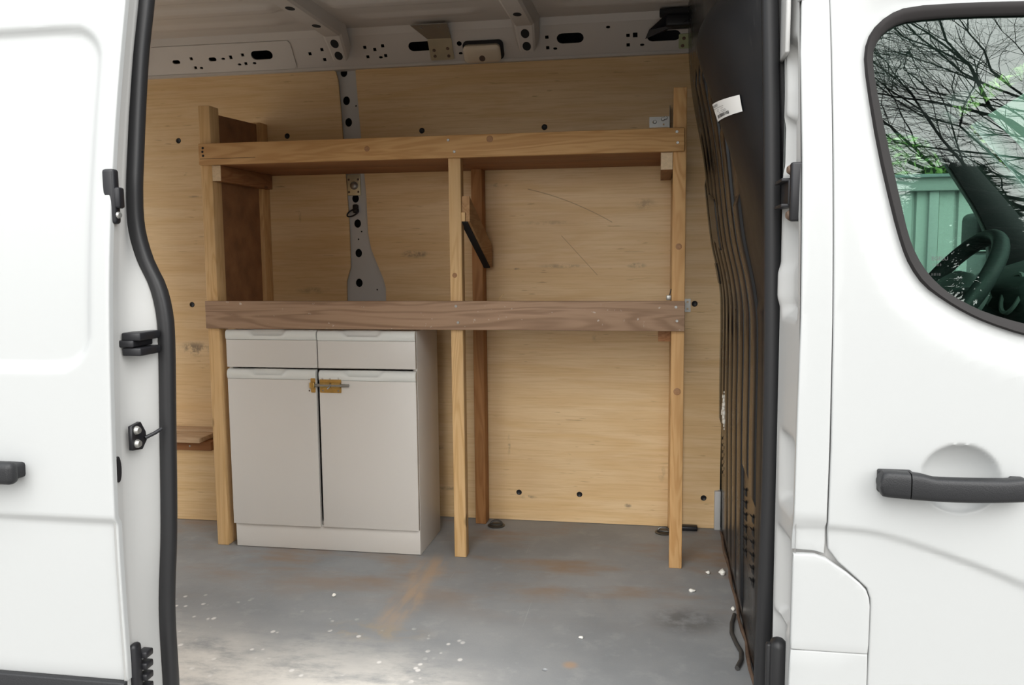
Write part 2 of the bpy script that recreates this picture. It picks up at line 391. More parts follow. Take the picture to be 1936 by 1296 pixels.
def floor_material():
    m, nt, b = new_mat('grey_floor_covering'); k = NB(nt)
    tc = k.n('ShaderNodeTexCoord'); P = tc.outputs['Object']; X, Y, Z = k.sep(P)
    n1 = k.noise(P, 2.3, 6, 0.6); n2 = k.noise(P, 11, 5, 0.65); n3 = k.noise(P, 240, 2)
    col = k.mix(k.ramp(n1, 0.3, 0.7), (0.225, 0.238, 0.248), (0.305, 0.313, 0.316))
    col = k.mix(k.math('MULTIPLY', k.ramp(n2, 0.50, 0.75), 0.45), col, (0.40, 0.40, 0.39))
    col = k.mix(k.math('MULTIPLY', n3, 0.25), col, (0.15, 0.155, 0.16))
    # rusty brown staining in patches
    r1 = k.ramp(k.noise(k.map(P, (0.8, 1.8, 1), (3.1, 1.7, 0)), 2.2, 5, 0.6), 0.45, 0.68)
    band = k.math('MULTIPLY', k.ramp(Y, 2.45, 2.95), r1)
    col = k.mix(k.math('MULTIPLY', band, 0.85), col, (0.27, 0.18, 0.115))
    # the brown streak running from the middle post towards the door
    cxs = k.math('ADD', -0.822, k.math('MULTIPLY', k.math('SUBTRACT', n2, 0.5), 0.10))
    d = k.math('ABSOLUTE', k.math('SUBTRACT', X, cxs))
    st = k.math('MULTIPLY', k.ramp(d, 0.075, 0.015), k.math('MULTIPLY', k.ramp(Y, 2.36, 2.55), k.ramp(Y, 3.12, 2.98)))
    st = k.math('MULTIPLY', st, k.ramp(k.noise(k.map(P, (30, 4, 1)), 1.0, 3), 0.25, 0.6))
    col = k.mix(k.math('MULTIPLY', st, 0.8), col, (0.41, 0.295, 0.20))
    # dark scuff right of centre
    def blob(x, y, hw, hh):
        dx = k.math('DIVIDE', k.math('SUBTRACT', X, x), hw); dy = k.math('DIVIDE', k.math('SUBTRACT', Y, y), hh)
        return k.ramp(k.math('SQRT', k.math('ADD', k.math('MULTIPLY', dx, dx), k.math('MULTIPLY', dy, dy))), 1.0, 0.2)
    col = k.mix(k.math('MULTIPLY', k.math('MULTIPLY', blob(.10, 2.62, .16, .14), k.ramp(n2, .35, .6)), 0.7), col, (0.085, 0.085, 0.085))
    col = k.mix(k.math('MULTIPLY', blob(-.236, 2.276, .03, .03), 0.7), col, (0.42, 0.27, 0.16))
    col = k.mix(k.math('MULTIPLY', k.math('MULTIPLY', blob(-.85, 2.40, .22, .09), k.ramp(n2, .42, .6)), 0.6), col, (0.34, 0.27, 0.18))
    # white plaster dust trodden in by the doorway
    edge = k.math('ADD', Y, k.math('ADD', k.math('MULTIPLY', k.math('SUBTRACT', n1, 0.5), 0.45), k.math('MULTIPLY', k.math('SUBTRACT', X, -1.0), 0.17)))
    du = k.math('MULTIPLY', k.ramp(edge, 2.42, 2.05), k.ramp(X, -0.30, -0.62))
    dn = k.ramp(k.noise(k.map(P, (1, 2.0, 1)), 5.5, 6, 0.68), 0.24, 0.60)
    col = k.mix(k.math('MULTIPLY', k.math('MULTIPLY', du, dn), 0.9), col, (0.66, 0.63, 0.58))
    # white spots
    vo = k.n('ShaderNodeTexVoronoi'); vo.inputs['Scale'].default_value = 26; k.l(k.map(P, (1.0, 0.8, 1), rot=(0, 0, .5)), vo.inputs['Vector'])
    sp = k.math('MULTIPLY', k.ramp(vo.outputs['Distance'], 0.24, 0.12), k.ramp(k.noise(P, 9, 2), 0.44, 0.54))
    sp = k.math('MULTIPLY', sp, k.math('MULTIPLY', k.ramp(edge, 2.56, 2.36), k.ramp(X, -0.35, -0.6)))
    col = k.mix(k.math('MULTIPLY', sp, 0.85), col, (0.72, 0.70, 0.67))
    # long fine scratches
    sc1 = k.noise(k.map(P, (160, 2.2, 1), rot=(0, 0, 0.25)), 1.0, 2); sc2 = k.noise(P, 3.1, 2)
    col = k.mix(k.math('MULTIPLY', k.math('MULTIPLY', k.ramp(sc1, .70, .75), k.ramp(sc2, .5, .62)), 0.4), col, (0.4, 0.41, 0.42))
    k.l(col, b.inputs['Base Color']); k.l(k.math('ADD', 0.42, k.math('MULTIPLY', n2, 0.25)), b.inputs['Roughness'])
    bp = k.n('ShaderNodeBump'); bp.inputs['Strength'].default_value = 0.15; bp.inputs['Distance'].default_value = 0.001
    k.l(n3, bp.inputs['Height']); k.l(bp.outputs[0], b.inputs['Normal'])
    return m
M_floor = floor_material()
M_white = plain('white_van_paint', (0.375, 0.384, 0.382), 0.32, coat=0.12, spec=0.3)
M_jamb = plain('white_door_edge_paint', (0.42, 0.42, 0.41), 0.42, coat=0.15, noise=0.03, nscale=5)
M_inner = plain('grey_white_primer_metal', (0.56, 0.52, 0.475), 0.5, noise=0.07, nscale=4)
M_pillar = plain('grey_inner_pillar_metal', (0.50, 0.50, 0.49), 0.45, noise=0.06, nscale=5)
M_rubber = plain('black_rubber', (0.016, 0.016, 0.017), 0.45, spec=0.35)
M_plastic = plain('black_plastic', (0.012, 0.012, 0.014), 0.42, spec=0.35)
M_frame = plain('dark_grey_window_rubber', (0.022, 0.020, 0.020), 0.65, spec=0.15)
M_handle = plain('textured_black_plastic', (0.014, 0.0145, 0.016), 0.45, spec=0.35, bump=0.25, bscale=500)
M_dark = plain('dark_cavity', (0.012, 0.012, 0.013), 0.9)
M_lam = plain('grey_cabinet_laminate', (0.63, 0.60, 0.56), 0.38, noise=0.03, nscale=3)
M_lip = plain('pale_cabinet_lip', (0.70, 0.71, 0.68), 0.35)
M_brass = plain('yellow_zinc_brass', (0.62, 0.43, 0.16), 0.35, 0.9, noise=0.3, nscale=60)
M_steel = plain('zinc_steel', (0.36, 0.355, 0.335), 0.42, 0.8)
M_zinc = plain('yellow_passivated_zinc', (0.56, 0.51, 0.36), 0.4, 0.6, noise=0.12, nscale=30)
M_ring = plain('dull_dark_steel', (0.10, 0.095, 0.085), 0.4, 0.7)
M_cream = plain('cream_lens_plastic', (0.66, 0.56, 0.42), 0.35)
M_foam = plain('white_foam_crumb', (0.82, 0.80, 0.73), 0.9, noise=0.1, nscale=80)
M_rust = plain('rusty_dirty_metal', (0.12, 0.075, 0.05), 0.75, noise=0.6, nscale=40)
M_label = plain('white_label_paper', (0.80, 0.79, 0.76), 0.5)
M_ink = plain('black_ink', (0.05, 0.05, 0.05), 0.6)
M_sticker = plain('scuffed_patch', (0.025, 0.023, 0.021), 0.25)

def bulk_material():
    m, nt, b = new_mat('glossy_black_bulkhead'); k = NB(nt)
    tc = k.n('ShaderNodeTexCoord'); P = tc.outputs['Object']
    n = k.noise(P, 6, 5, 0.6); d = k.noise(k.map(P, (1, 30, 3)), 1.0, 4, 0.7)
    col = k.mix(k.math('MULTIPLY', k.ramp(n, 0.4, 0.75), 0.5), (0.007, 0.007, 0.008), (0.018, 0.016, 0.014))
    col = k.mix(k.math('MULTIPLY', k.ramp(d, 0.62, 0.78), 0.25), col, (0.12, 0.11, 0.10))
    k.l(col, b.inputs['Base Color']); cover = k.ramp(k.sep(P)[1], 2.34, 2.22)            # moulded satin cover nearest the door
    k.l(k.math('ADD', k.math('ADD', 0.15, k.math('MULTIPLY', n, 0.20)), k.math('MULTIPLY', cover, 0.22)), b.inputs['Roughness'])
    k.l(k.math('SUBTRACT', 0.45, k.math('MULTIPLY', cover, 0.20)), b.inputs['Specular IOR Level'])
    return m
M_bulk = bulk_material()
def glass_material(name, tint, refl, shadow=True):
    m = bpy.data.materials.new(name); m.use_nodes = True; nt = m.node_tree; nt.nodes.clear(); k = NB(nt)
    out = k.n('ShaderNodeOutputMaterial'); tr = k.n('ShaderNodeBsdfTransparent'); gl = k.n('ShaderNodeBsdfGlossy')
    tr.inputs['Color'].default_value = (*tint, 1); gl.inputs['Roughness'].default_value = 0.0; gl.inputs['Color'].default_value = (0.90, 1.0, 0.96, 1)
    fr = k.n('ShaderNodeFresnel'); fr.inputs['IOR'].default_value = 1.5
    mx = k.n('ShaderNodeMixShader'); k.l(k.math('MULTIPLY', fr.outputs[0], refl, clamp=True), mx.inputs[0])
    k.l(tr.outputs[0], mx.inputs[1]); k.l(gl.outputs[0], mx.inputs[2]); k.l(mx.outputs[0], out.inputs['Surface'])
    return m
M_glass = glass_material('green_tinted_glass', (0.40, 0.58, 0.50), 1.9)
M_glass2 = glass_material('clear_windscreen_glass', (0.58, 0.74, 0.66), 1.0)

# ------------------------------------------------------------------ van body profile
ZB = [-.6, -.2, .1, .3, .6, .9, 1.15, 1.4, 1.65, 1.9, 2.15]
YB = [1.66, 1.60, 1.585, 1.58, 1.575, 1.585, 1.605, 1.645, 1.70, 1.765, 1.86]
def yb(z): return cinterp(z, ZB, YB)
FLOOR_Z = 0.0; GROUND = -0.56; WALL_Y = 3.56; ROOF = 2.08
X_REAR = -2.85; X_BULK = 0.264

# ------------------------------------------------------------------ ground
def ground_material():
    m, nt, b = new_mat('grey_gravel_yard'); k = NB(nt)
    tc = k.n('ShaderNodeTexCoord'); P = tc.outputs['Object']
    n = k.noise(P, 1.2, 5); n2 = k.noise(P, 60, 3)
    col = k.mix(n, (0.20, 0.19, 0.18), (0.34, 0.325, 0.30)); col = k.mix(k.math('MULTIPLY', n2, 0.5), col, (0.16, 0.15, 0.145))
    k.l(col, b.inputs['Base Color']); b.inputs['Roughness'].default_value = 0.9; return m
g = grid('ground', 21, 21, lambda u, v: (-40+80*u, -40+80*v, GROUND + 0.01*math.sin(u*40)*math.cos(v*37)), ground_material())
tag(g, 'grey gravel yard the van is parked on', 'ground', kind='structure')

# ------------------------------------------------------------------ load floor
fl = thing('floor', (-1.2, 2.6, 0), 'worn grey van load floor with brown stains and white dust', 'floor', kind='structure')
hole = circ(-0.302, 2.238, 0.009, n=10)
plate('floor_sheet', [[(X_REAR, 1.66), (X_BULK+.03, 1.66), (X_BULK+.03, WALL_Y+.01), (X_REAR, WALL_Y+.01)], hole], 0.014,
      lambda u, v, w: (u, v, -0.014+w), M_floor, fl)
box('floor_pan', (X_REAR, X_BULK+.03), (1.66, WALL_Y+.05), (-.10, -.03), M_dark, fl, 0)
box('door_sill', (-1.12, .25), (1.60, 1.665), (-.20, -.02), M_plastic, fl, .006)
def lash_ring(x, y, rz, s=1.0):
    r = lathe('lashing_plate', [(0, .0), (.036*s, 0), (.037*s, .004), (.030*s, .006), (.020*s, .003), (0, .002)], (x, y, 0), (0, 0, 1), M_ring, fl, 20)
    pts = [(x+.024*s*math.cos(a)*math.cos(rz), y+.024*s*math.cos(a)*math.sin(rz)+.006*math.sin(a), .008+.014*s*max(0, math.sin(a))) for a in [k*2*math.pi/16 for k in range(17)]]
    tube('ring', pts, .0045, M_ring, r, 6)
lash_ring(-0.672, 3.458, 0.1); lash_ring(0.03, 3.468, -0.25)

# ------------------------------------------------------------------ far wall: metal skin, plywood, pillar
wb = thing('wall_back', (-1.2, WALL_Y, 0), 'birch plywood lined side wall of the van with a pierced grey pillar', 'wall', kind='structure')
box('outer_skin', (X_REAR, X_BULK+.02), (3.66, 3.69), (-.1, 2.1), M_dark, wb, 0)
# plywood, cut round the pillar
PX_L = [(-1.395, 1.945), (-1.366, 1.934), (-1.357, 1.90), (-1.350, 1.80), (-1.325, 1.29), (-1.325, 1.10), (-1.344, 1.04), (-1.346, .930)]
PX_R = [(-1.166, .930), (-1.166, 1.01), (-1.176, 1.05), (-1.205, 1.12), (-1.228, 1.18), (-1.240, 1.25), (-1.243, 1.40), (-1.270, 1.81), (-1.277, 1.93), (-1.270, 1.948)]
PT = 0.012
def ply(name, loops): return plate(name, loops, PT, lambda u, v, w: (u, WALL_Y-PT+w, v), M_ply, wb)
plug_up = [(-2.11, 1.667), (-1.596, 1.671), (-2.082, .925 + .012)]
ply('plywood_panel', [[(-1.346, .002), (X_REAR, .002), (X_REAR, 1.945)] + PX_L] + [circ(x, z, .0125, n=14) for x, z in plug_up])
ply('plywood_panel', [PX_R + [(.20, 1.948), (.262, 1.60), (.262, .95), (.258, .17), (.240, .16), (.238, .002), (-1.166, .002)]] + [circ(x, z, .0125, n=14) for x, z in ((-.991, 1.674), (-.469, 1.671), (.146, .9425), (-.588, .124), (-.326, .125), (.193, .130))])
ply('plywood_panel', [[(-1.344, 0.002), (-1.168, 0.002), (-1.168, .926), (-1.344, .926)]])
for x, z in plug_up + [(-.991, 1.674), (-.469, 1.671), (.146, .9425), (-.588, .124), (-.326, .125), (.193, .130)]:
    lathe('black_plug', [(0, .008), (.006, .0085), (.0095, .010), (.0118, .008), (.0118, -.004)], (x, WALL_Y-.002, z), (0, -1, 0), M_plastic, wb, 14)
# pillar between the sheets
pil_out = [(-1.44, 1.955), (-1.386, 1.92), (-1.372, 1.80), (-1.347, 1.29), (-1.347, 1.10), (-1.366, 1.04), (-1.368, .90), (-1.146, .90), (-1.146, 1.02), (-1.156, 1.06), (-1.186, 1.13), (-1.208, 1.19), (-1.220, 1.26), (-1.222, 1.40), (-1.250, 1.92), (-1.23, 1.955)]
big = [(-1.335, 1.931), (-1.327, 1.813), (-1.32, 1.722), (-1.2985, 1.398), (-1.292, 1.29), (-1.291, 1.162), (-1.292, 1.032)]
pil = plate('pillar', [pil_out] + [circ(x, z, .0155, .0185, 18) for x, z in big] + [circ(x, z, .004, n=8) for x, z in ((-1.211, 1.002), (-1.29, 1.222), (-1.275, 1.255), (-1.285, 1.79))],
            .004, lambda u, v, w: (u, WALL_Y+.004+w, v), M_pillar, wb)
box('pillar_cavity', (-1.42, -1.14), (WALL_Y+.05, WALL_Y+.06), (.88, 1.96), M_dark, wb, 0)
lp = box('tie_down_plate', (-1.332, -1.272), (WALL_Y-.004, WALL_Y+.006), (1.41, 1.50), M_zinc, wb, .002)
lathe('bolt_head', [(0, .012), (.008, .012), (.012, .009), (.018, .003), (.018, 0)], (-1.3, WALL_Y-.004, 1.452), (0, -1, 0), M_steel, lp, 14)
for dx in (-.022, .02):
    for z in (1.425, 1.478): lathe('rivet', [(0, .004), (.003, .0035), (.005, 0)], (-1.302+dx, WALL_Y-.004, z), (0, -1, 0), M_rust, lp, 8)
tb = box('ring_hanger', (-1.308, -1.284), (WALL_Y-.014, WALL_Y+.006), (1.335, 1.372), M_plastic, wb, .006)
tube('ring', [(-1.305+.026*math.cos(a), WALL_Y-.016, 1.335+.013*math.sin(a)+.010*math.cos(a)) for a in [k*2*math.pi/16 for k in range(17)]], .0035, M_plastic, tb, 6)
# grey metal foot at the right-hand bottom corner
box('corner_foot', (.236, .262), (WALL_Y-.03, WALL_Y+.01), (0.0, .165), M_pillar, wb, .004)

# boxed-in wheel arch on the left
wa = thing('wheel_arch_box', (-2.3, 3.45, 0), 'plywood boxed wheel arch with a worn plank on top, left of the shelving', 'box')
plate('front_panel', [[(-2.8, .002), (-1.80, .002), (-1.80, .315), (-2.8, .315)]], .012, lambda u, v, w: (u, 3.352+w, v), M_ply, wa)
plate('end_panel', [[(3.366, .002), (WALL_Y-.014, .002), (WALL_Y-.014, .315), (3.366, .315)]], .012, lambda u, v, w: (-1.812+w, u, v), M_ply, wa)
box('batten', (-2.8, -1.90), (3.336, 3.40), (.316, .354), M_brown, wa, .002)
box('top_plank', (-2.8, -1.935), (3.305, 3.445), (.355, .376), M_ledge, wa, .003)
box('top_plank', (-2.8, -1.885), (3.448, WALL_Y-.014), (.357, .378), M_ledge, wa, .003)
lathe('screw', [(0, .001), (.004, .001), (.005, -.001)], (-2.0, 3.336, .335), (0, -1, 0), M_steel, wa, 8)

# ------------------------------------------------------------------ roof and cant rail
ce = thing('ceiling', (-1.2, 2.6, ROOF), 'bare painted steel van roof with pressed beads and cross ribs', 'ceiling', kind='structure')
RIBS = (-2.275, -1.312, -.525)
bays = [(-2.85, -2.36), (-2.19, -1.40), (-1.23, -.61), (-.44, .23)]
def roof_z(x, y):
    z = ROOF
    for (a, b) in bays:
        if a < x < b:
            ex = sm(a, a+.05, x)*sm(b, b-.05, x)
            for yc in (3.10, 2.93, 2.72, 2.48, 2.24, 2.05):
                z -= .015*ex*sm(.055, .025, abs(y-yc))
            z -= .011*ex*sm(.040, .020, abs(y-3.29))*sm(a+.04, a+.12, x)*sm(b-.04, b-.12, x)
    return z
nx, ny = 150, 110
grid('roof_skin', nx, ny, lambda u, v: (lerp(X_REAR, .30, u), lerp(1.80, 3.47, v), roof_z(lerp(X_REAR, .30, u), lerp(1.80, 3.47, v))), M_inner, ce, True, 60, flip=True)
box('roof_outer', (X_REAR, 1.0), (1.78, 3.66), (2.115, 2.135), M_white, ce, .004)
for rx in RIBS:
    # hollow cross rib: lower flange, sides, ending in a foot on the rail
    prof = [(-.058, 2.085), (-.052, 2.072), (-.040, 2.043), (-.030, 2.036), (.030, 2.036), (.040, 2.043), (.052, 2.072), (.058, 2.085)]
    ys = [1.82 + .02*i for i in range(int((3.40-1.82)/.02)+1)] + [3.42, 3.44, 3.455, 3.468]
    vs = []
    for y in ys:
        d = max(0.0, y-3.38); dz = -.9*d
        for (px, pz) in prof:
            w = 1.0 - 2.2*d; vs.append((rx+px*w, y + (0.012 if abs(px) > .05 else 0)*0, pz + (dz if pz < 2.08 else dz*.9)))
    n = len(prof); fs = [(i*n+j, i*n+j+1, (i+1)*n+j+1, (i+1)*n+j) for i in range(len(ys)-1) for j in range(n-1)]
    fs.append(tuple((len(ys)-1)*n+j for j in range(n)))
    rb = mesh('cross_rib', vs, fs, M_inner, ce, True, 25)
    for (hy, w, h) in ((2.30, .034, .022), (2.62, .034, .022), (2.98, .034, .024), (3.22, .034, .024)):
        plate('rib_hole', [slot(rx, hy, .030, .022) if False else circ(rx-.0, hy, .016, .024, 14)], .0012, lambda u, v, w_: (u, v, 2.0350+w_), M_dark, rb)
    def foot(u, v, w): # on the sloping foot of the rib
        t = v; return (rx+u, 3.385+.10*t*.78, 2.0335-.09*t*.78 - w)
    for t0 in (.30, .80):
        vs2 = []
        y0 = 3.38+.085*t0
        d = y0-3.38
        ring = [(rx+.017*math.cos(a), y0+.015*math.sin(a), 2.036-.9*(d+.015*math.sin(a))-.0012) for a in [k*2*math.pi/14 for k in range(14)]]
        mesh('rib_hole', ring + [(x, y+.002, z+.003) for x, y, z in ring], [tuple(range(14))] + [(k, (k+1) % 14, 14+(k+1) % 14, 14+k) for k in range(14)], M_dark, rb)
# cant rail: sloping face with pressed holes
ra = (3.535, 1.948); rb_ = (3.455, 2.055)      # (y, z) of lower and upper edge
rl = math.hypot(rb_[0]-ra[0], rb_[1]-ra[1])
def rail_fn(u, v, w):
    t = v/rl; n = Vector((0, -(rb_[1]-ra[1])/rl, -(ra[0]-rb_[0])/rl))   # faces the door and down
    return (u, lerp(ra[0], rb_[0], t) - n.y*w*1.0, lerp(ra[1], rb_[1], t) - n.z*w)
def rv(z): return max(.012, min(rl-.012, (z-1.948+.006)/(2.055-1.948)*rl))
holes = [slot(-2.071, rv(1.990), .036, .018), slot(-1.90, rv(1.993), .036, .018), slot(-1.671, rv(1.999), .098, .040), slot(-.973, rv(2.0), .105, .040), slot(-.356, rv(2.001), .108, .042), slot(.012, rv(1.993), .130, .042),
         rect(-1.814, rv(1.997), .014, .017), rect(-.099, rv(2.0), .018, .020)]
for (x, z) in ((-1.996, 1.999), (-1.992, 1.966), (-1.457, 1.994), (-1.40, 2.006), (-1.399, 1.971), (-1.212, 2.006), (-1.171, 1.997), (-1.134, 2.008), (-1.208, 1.973), (-1.13, 1.974), (-.449, 2.008), (-.449, 1.973), (-.127, 2.0), (-.127, 1.969), (-1.757, 2.003), (-1.755, 1.972)):
    holes.append(rect(x, rv(z), .0135, .0135))
for (x, z) in ((-1.965, 1.964), (-1.85, 1.993), (-1.785, 1.970), (-1.715, 1.972), (-1.152, 1.969), (-.81, 1.969), (-.419, 1.969), (-.072, 1.967), (-.204, 2.03)):
    holes.append(slot(x, rv(z), .017, .010, 4))
holes.append(circ(-.81, rv(2.002), .0105, n=14))
rail = plate('cant_rail', [[(X_REAR, 0), (.28, 0), (.28, rl), (X_REAR, rl)]] + holes, .003, rail_fn, M_inner, ce)
mesh('rail_lip', [(X_REAR, 3.532, 1.949), (.28, 3.532, 1.949), (.28, 3.532, 1.938), (X_REAR, 3.532, 1.938), (X_REAR, 3.565, 1.936), (.28, 3.565, 1.936)], [(0, 1, 2, 3), (3, 2, 5, 4)], M_inner, ce)
mesh('rail_cavity', [(X_REAR, 3.62, 1.93), (.3, 3.62, 1.93), (.3, 3.62, 2.11), (X_REAR, 3.62, 2.11), (X_REAR, 3.45, 2.11), (.3, 3.45, 2.11)], [(0, 1, 2, 3), (3, 2, 5, 4)], M_dark, ce)
mesh('rail_seam', [(X_REAR, 3.452, 2.052), (.28, 3.452, 2.052), (.28, 3.440, 2.0815), (X_REAR, 3.440, 2.0815)], [(0, 1, 2, 3)], M_inner, ce)
# overlapping end plates of the rail
op = plate('overlap_plate', [[(-2.16, .006), (-1.545, .004), (-1.530, .016), (-1.530, rl-.020), (-1.54, rl-.006), (-2.16, rl-.004)]] + [h for h in holes if all(-2.12 < p[0] < -1.55 for p in h)], .0025,
           lambda u, v, w: rail_fn(u, v, w-.0035), M_inner, ce)

# angle bracket bolted to the rail
br = thing('angle_bracket', (-.885, 3.49, 2.0), 'yellowish zinc angle bracket bolted beside the cream interior lamp', 'bracket')
bo = .007
plate('bracket_plate', [rrect(-.938, -.838, .012, rl-.030, .006, 3)], .0025, lambda u, v, w: rail_fn(u, v, w-bo), M_zinc, br)
q0 = Vector(rail_fn(-.938, rl-.030, -bo)); q1 = Vector(rail_fn(-.838, rl-.030, -bo))
mesh('bracket_top', [q0, q1, (-.835, 3.385, 2.062), (-.985, 3.385, 2.062), q0+Vector((0, .004, .003)), q1+Vector((0, .004, .003)), (-.835, 3.385, 2.066), (-.985, 3.385, 2.066)],
     [(0, 1, 2, 3), (4, 7, 6, 5), (0, 4, 5, 1), (2, 6, 7, 3), (0, 3, 7, 4), (1, 5, 6, 2)], M_steel, br)
for (u, v) in ((-.918, .030), (-.918, .055), (-.860, .028), (-.860, .060)):
    p = rail_fn(u, v, -bo); lathe('bolt', [(0, .003), (.005, .003), (.007, 0)], p, (0, -.8, -.6), M_rust, br, 10)
for x in (-.945, -.872): lathe('bolt', [(0, .008), (.006, .008), (.007, 0)], (x, 3.405, 2.060), (0, -.2, -1), M_steel, br, 8)
# interior lamp
dl = thing('interior_lamp', (-.712, 3.48, 2.0), 'cream rectangular interior lamp on the roof rail', 'lamp')
plate('lamp_base', [rrect(-.795, -.628, .006, rl-.048, .018)], .010, lambda u, v, w: rail_fn(u, v, w-.012), M_plastic, dl)
bm = bmesh.new()
loopA = rrect(-.792, -.640, .002, rl-.060, .016); loopB = rrect(-.782, -.650, .010, rl-.068, .014)
A0 = [bm.verts.new(rail_fn(u, v, -.010)) for u, v in loopA]; A1 = [bm.verts.new(rail_fn(u, v, -.026)) for u, v in loopA]; A2 = [bm.verts.new(rail_fn(u, v, -.033)) for u, v in loopB]
n = len(loopA)
for a, b in ((A0, A1), (A1, A2)):
    for i in range(n): bm.faces.new((a[i], a[(i+1) % n], b[(i+1) % n], b[i]))
bm.faces.new(A2); bmesh.ops.recalc_face_normals(bm, faces=bm.faces[:])
finish('lamp_lens', bm, M_cream, dl, True, 40)
p = rail_fn(-.716, .022, -.033); lathe('lamp_switch', [(0, .004), (.010, .004), (.013, 0)], p, (0, -.8, -.6), M_rust, dl, 12)
# dark fixing near the bulkhead
bb = thing('roof_bracket', (.10, 3.44, 2.04), 'black bracket and green plate on the roof rail behind the bulkhead bulge', 'bracket')
box('bracket_top', (-.005, .16), (3.38, 3.45), (2.055, 2.072), M_dark, bb, .004)
box('bracket_body', (.02, .145), (3.395, 3.46), (2.010, 2.056), M_plastic, bb, .008)
mesh('bracket_arm', [(-.06, 3.475, 1.985), (.06, 3.40, 2.015), (.25, 3.36, 2.035), (.25, 3.36, 2.070), (.02, 3.40, 2.055), (-.045, 3.46, 2.015),
                     (-.06, 3.495, 1.99), (.06, 3.45, 2.02), (.25, 3.40, 2.04), (.25, 3.40, 2.075), (.02, 3.45, 2.06), (-.045, 3.48, 2.02)],
     [(0, 1, 2, 3, 4, 5), (6, 11, 10, 9, 8, 7)] + [(i, (i+1) % 6 + 6 if False else 6+i, 6+(i+1) % 6, (i+1) % 6) for i in range(6)], M_plastic, bb)
plate('green_plate', [rrect(.07, .19, .010, rl*.52, .006, 3)], .0025, lambda u, v, w: rail_fn(u, v, w-.006), plain('greenish_zinc_plate', (0.42, 0.46, 0.26), .45, .4), bb)
for (u, v) in ((.085, .022), (.09, .052), (.135, .055)):
    lathe('bolt', [(0, .003), (.005, .003), (.007, 0)], rail_fn(u, v, -.006), (0, -.8, -.6), M_rust, bb, 10)

# ------------------------------------------------------------------ bulkhead
wr = thing('wall_right', (X_BULK, 2.6, 0), 'glossy black ribbed bulkhead behind the cab', 'bulkhead', kind='structure')
def bulk_base(z): return cinterp(z, [0, .6, .96, 1.06, 1.2, 1.5, 1.8, 2.1], [.266, .258, .256, .244, .214, .176, .122, .10])
def bulk_x(y, z):
    A = cinterp(z, [0, .98, 1.15, 1.24, 1.37, 1.46, 1.56, 1.62, 1.67, 1.73, 1.80, 2.1], [0, 0, 0, .002, .026, .048, .064, .070, .055, .0, -.05, -.07])
    s2 = sm(lerp(2.26, 2.55, sm(1.45, 1.62, z)), 2.07, y)
    x = bulk_base(z) - A*s2
    crest = lerp(2.00, 2.12, sm(1.2, 1.6, z)); w = sm(.98, 1.12, z)
    n = 1.0 - w*(1.0 - math.sqrt(max(0.0, 1 - (1-min(1.0, max(0.0, (y-1.775)/(crest-1.775))))**2)))
    return lerp(.262, x, n)
NU, NV = 170, 160
grid('bulkhead_panel', NU, NV, lambda u, v: (bulk_x(lerp(1.775, 3.565, u), lerp(-.01, 2.09, v)), lerp(1.775, 3.565, u), lerp(-.01, 2.09, v)), M_bulk, wr, True, 60, thick=.004, flip=True)
def rib(y0, w, h, z0, z1, n=60):
    prof = [(-w/2, 0.0), (-w/2+.003, h*.7), (-w/2+.009, h), (w/2-.009, h), (w/2-.003, h*.7), (w/2, 0.0)]
    vs = []; m = len(prof)
    for i in range(n+1):
        z = lerp(z0, z1, i/n); t = min(1, min(i, n-i)/2.0)
        for (dy, dh) in prof: vs.append((bulk_x(y0+dy, z) - dh*t + .0008, y0+dy, z))
    fs = [(i*m+j, i*m+j+1, (i+1)*m+j+1, (i+1)*m+j) for i in range(n) for j in range(m-1)]
    return mesh('pressed_rib', vs, [f[::-1] for f in fs], M_bulk, wr, True, 40)
for i, y0 in enumerate((3.50, 3.36, 3.20, 3.03, 2.86, 2.68, 2.50, 2.32, 2.14)):
    top = (1.45, 1.62, 1.80, 1.78, 1.76, 1.68, 1.52, 1.30, 1.04)[i]
    bot = (.44, .44, .03, .03, .03, .03, .49, .47, .03)[i]
    rib(y0, (.105, .115, .125, .13, .135, .135, .135, .135, .13)[i], .010, bot, top)
# louvred vent slots at the foot of the bulkhead
vent_bm = None
def vent(y, z, dy=.030, dz=.010):
    x = bulk_x(y, z)-.0015
    vs = [(x, y-dy/2, z-dz/2+.006), (x, y+dy/2, z-dz/2), (x, y+dy/2, z+dz/2), (x, y-dy/2, z+dz/2+.006)]
    vs += [(a-.007, b, c+.004) for a, b, c in vs[2:]] + [(a+.004, b, c) for a, b, c in vs]
    return mesh('vent_slot', vs, [(0, 1, 2, 3), (3, 2, 4, 5)], M_dark, wr)
for i in range(6):
    vent(3.47, .40-.028*i); 
    vent(3.37, .385-.028*i) if i < 5 else None
for i in range(6):
    vent(2.53, .44-.037*i, .05, .018); vent(2.335, .42-.036*i, .05, .018)
# smooth patch / sticker on the ribbed part
def on_bulk(y, z, off): 
    e = .004; x = bulk_x(y, z); dxy = (bulk_x(y+e, z)-bulk_x(y-e, z))/(2*e); dxz = (bulk_x(y, z+e)-bulk_x(y, z-e))/(2*e)
    nrm = Vector((-1, dxy, dxz)).normalized(); return Vector((x, y, z)) + nrm*off
grid('shiny_patch', 8, 14, lambda u, v: on_bulk(lerp(3.02, 3.30, u), lerp(1.16, 1.33, v)+.04*u, .0125), M_sticker, wr, True, 60, thick=.012, flip=True)
grid('tape_patch', 4, 8, lambda u, v: on_bulk(lerp(3.42, 3.54, u), lerp(1.03, 1.11, v), .0125), M_sticker, wr, True, 60, thick=.012, flip=True)
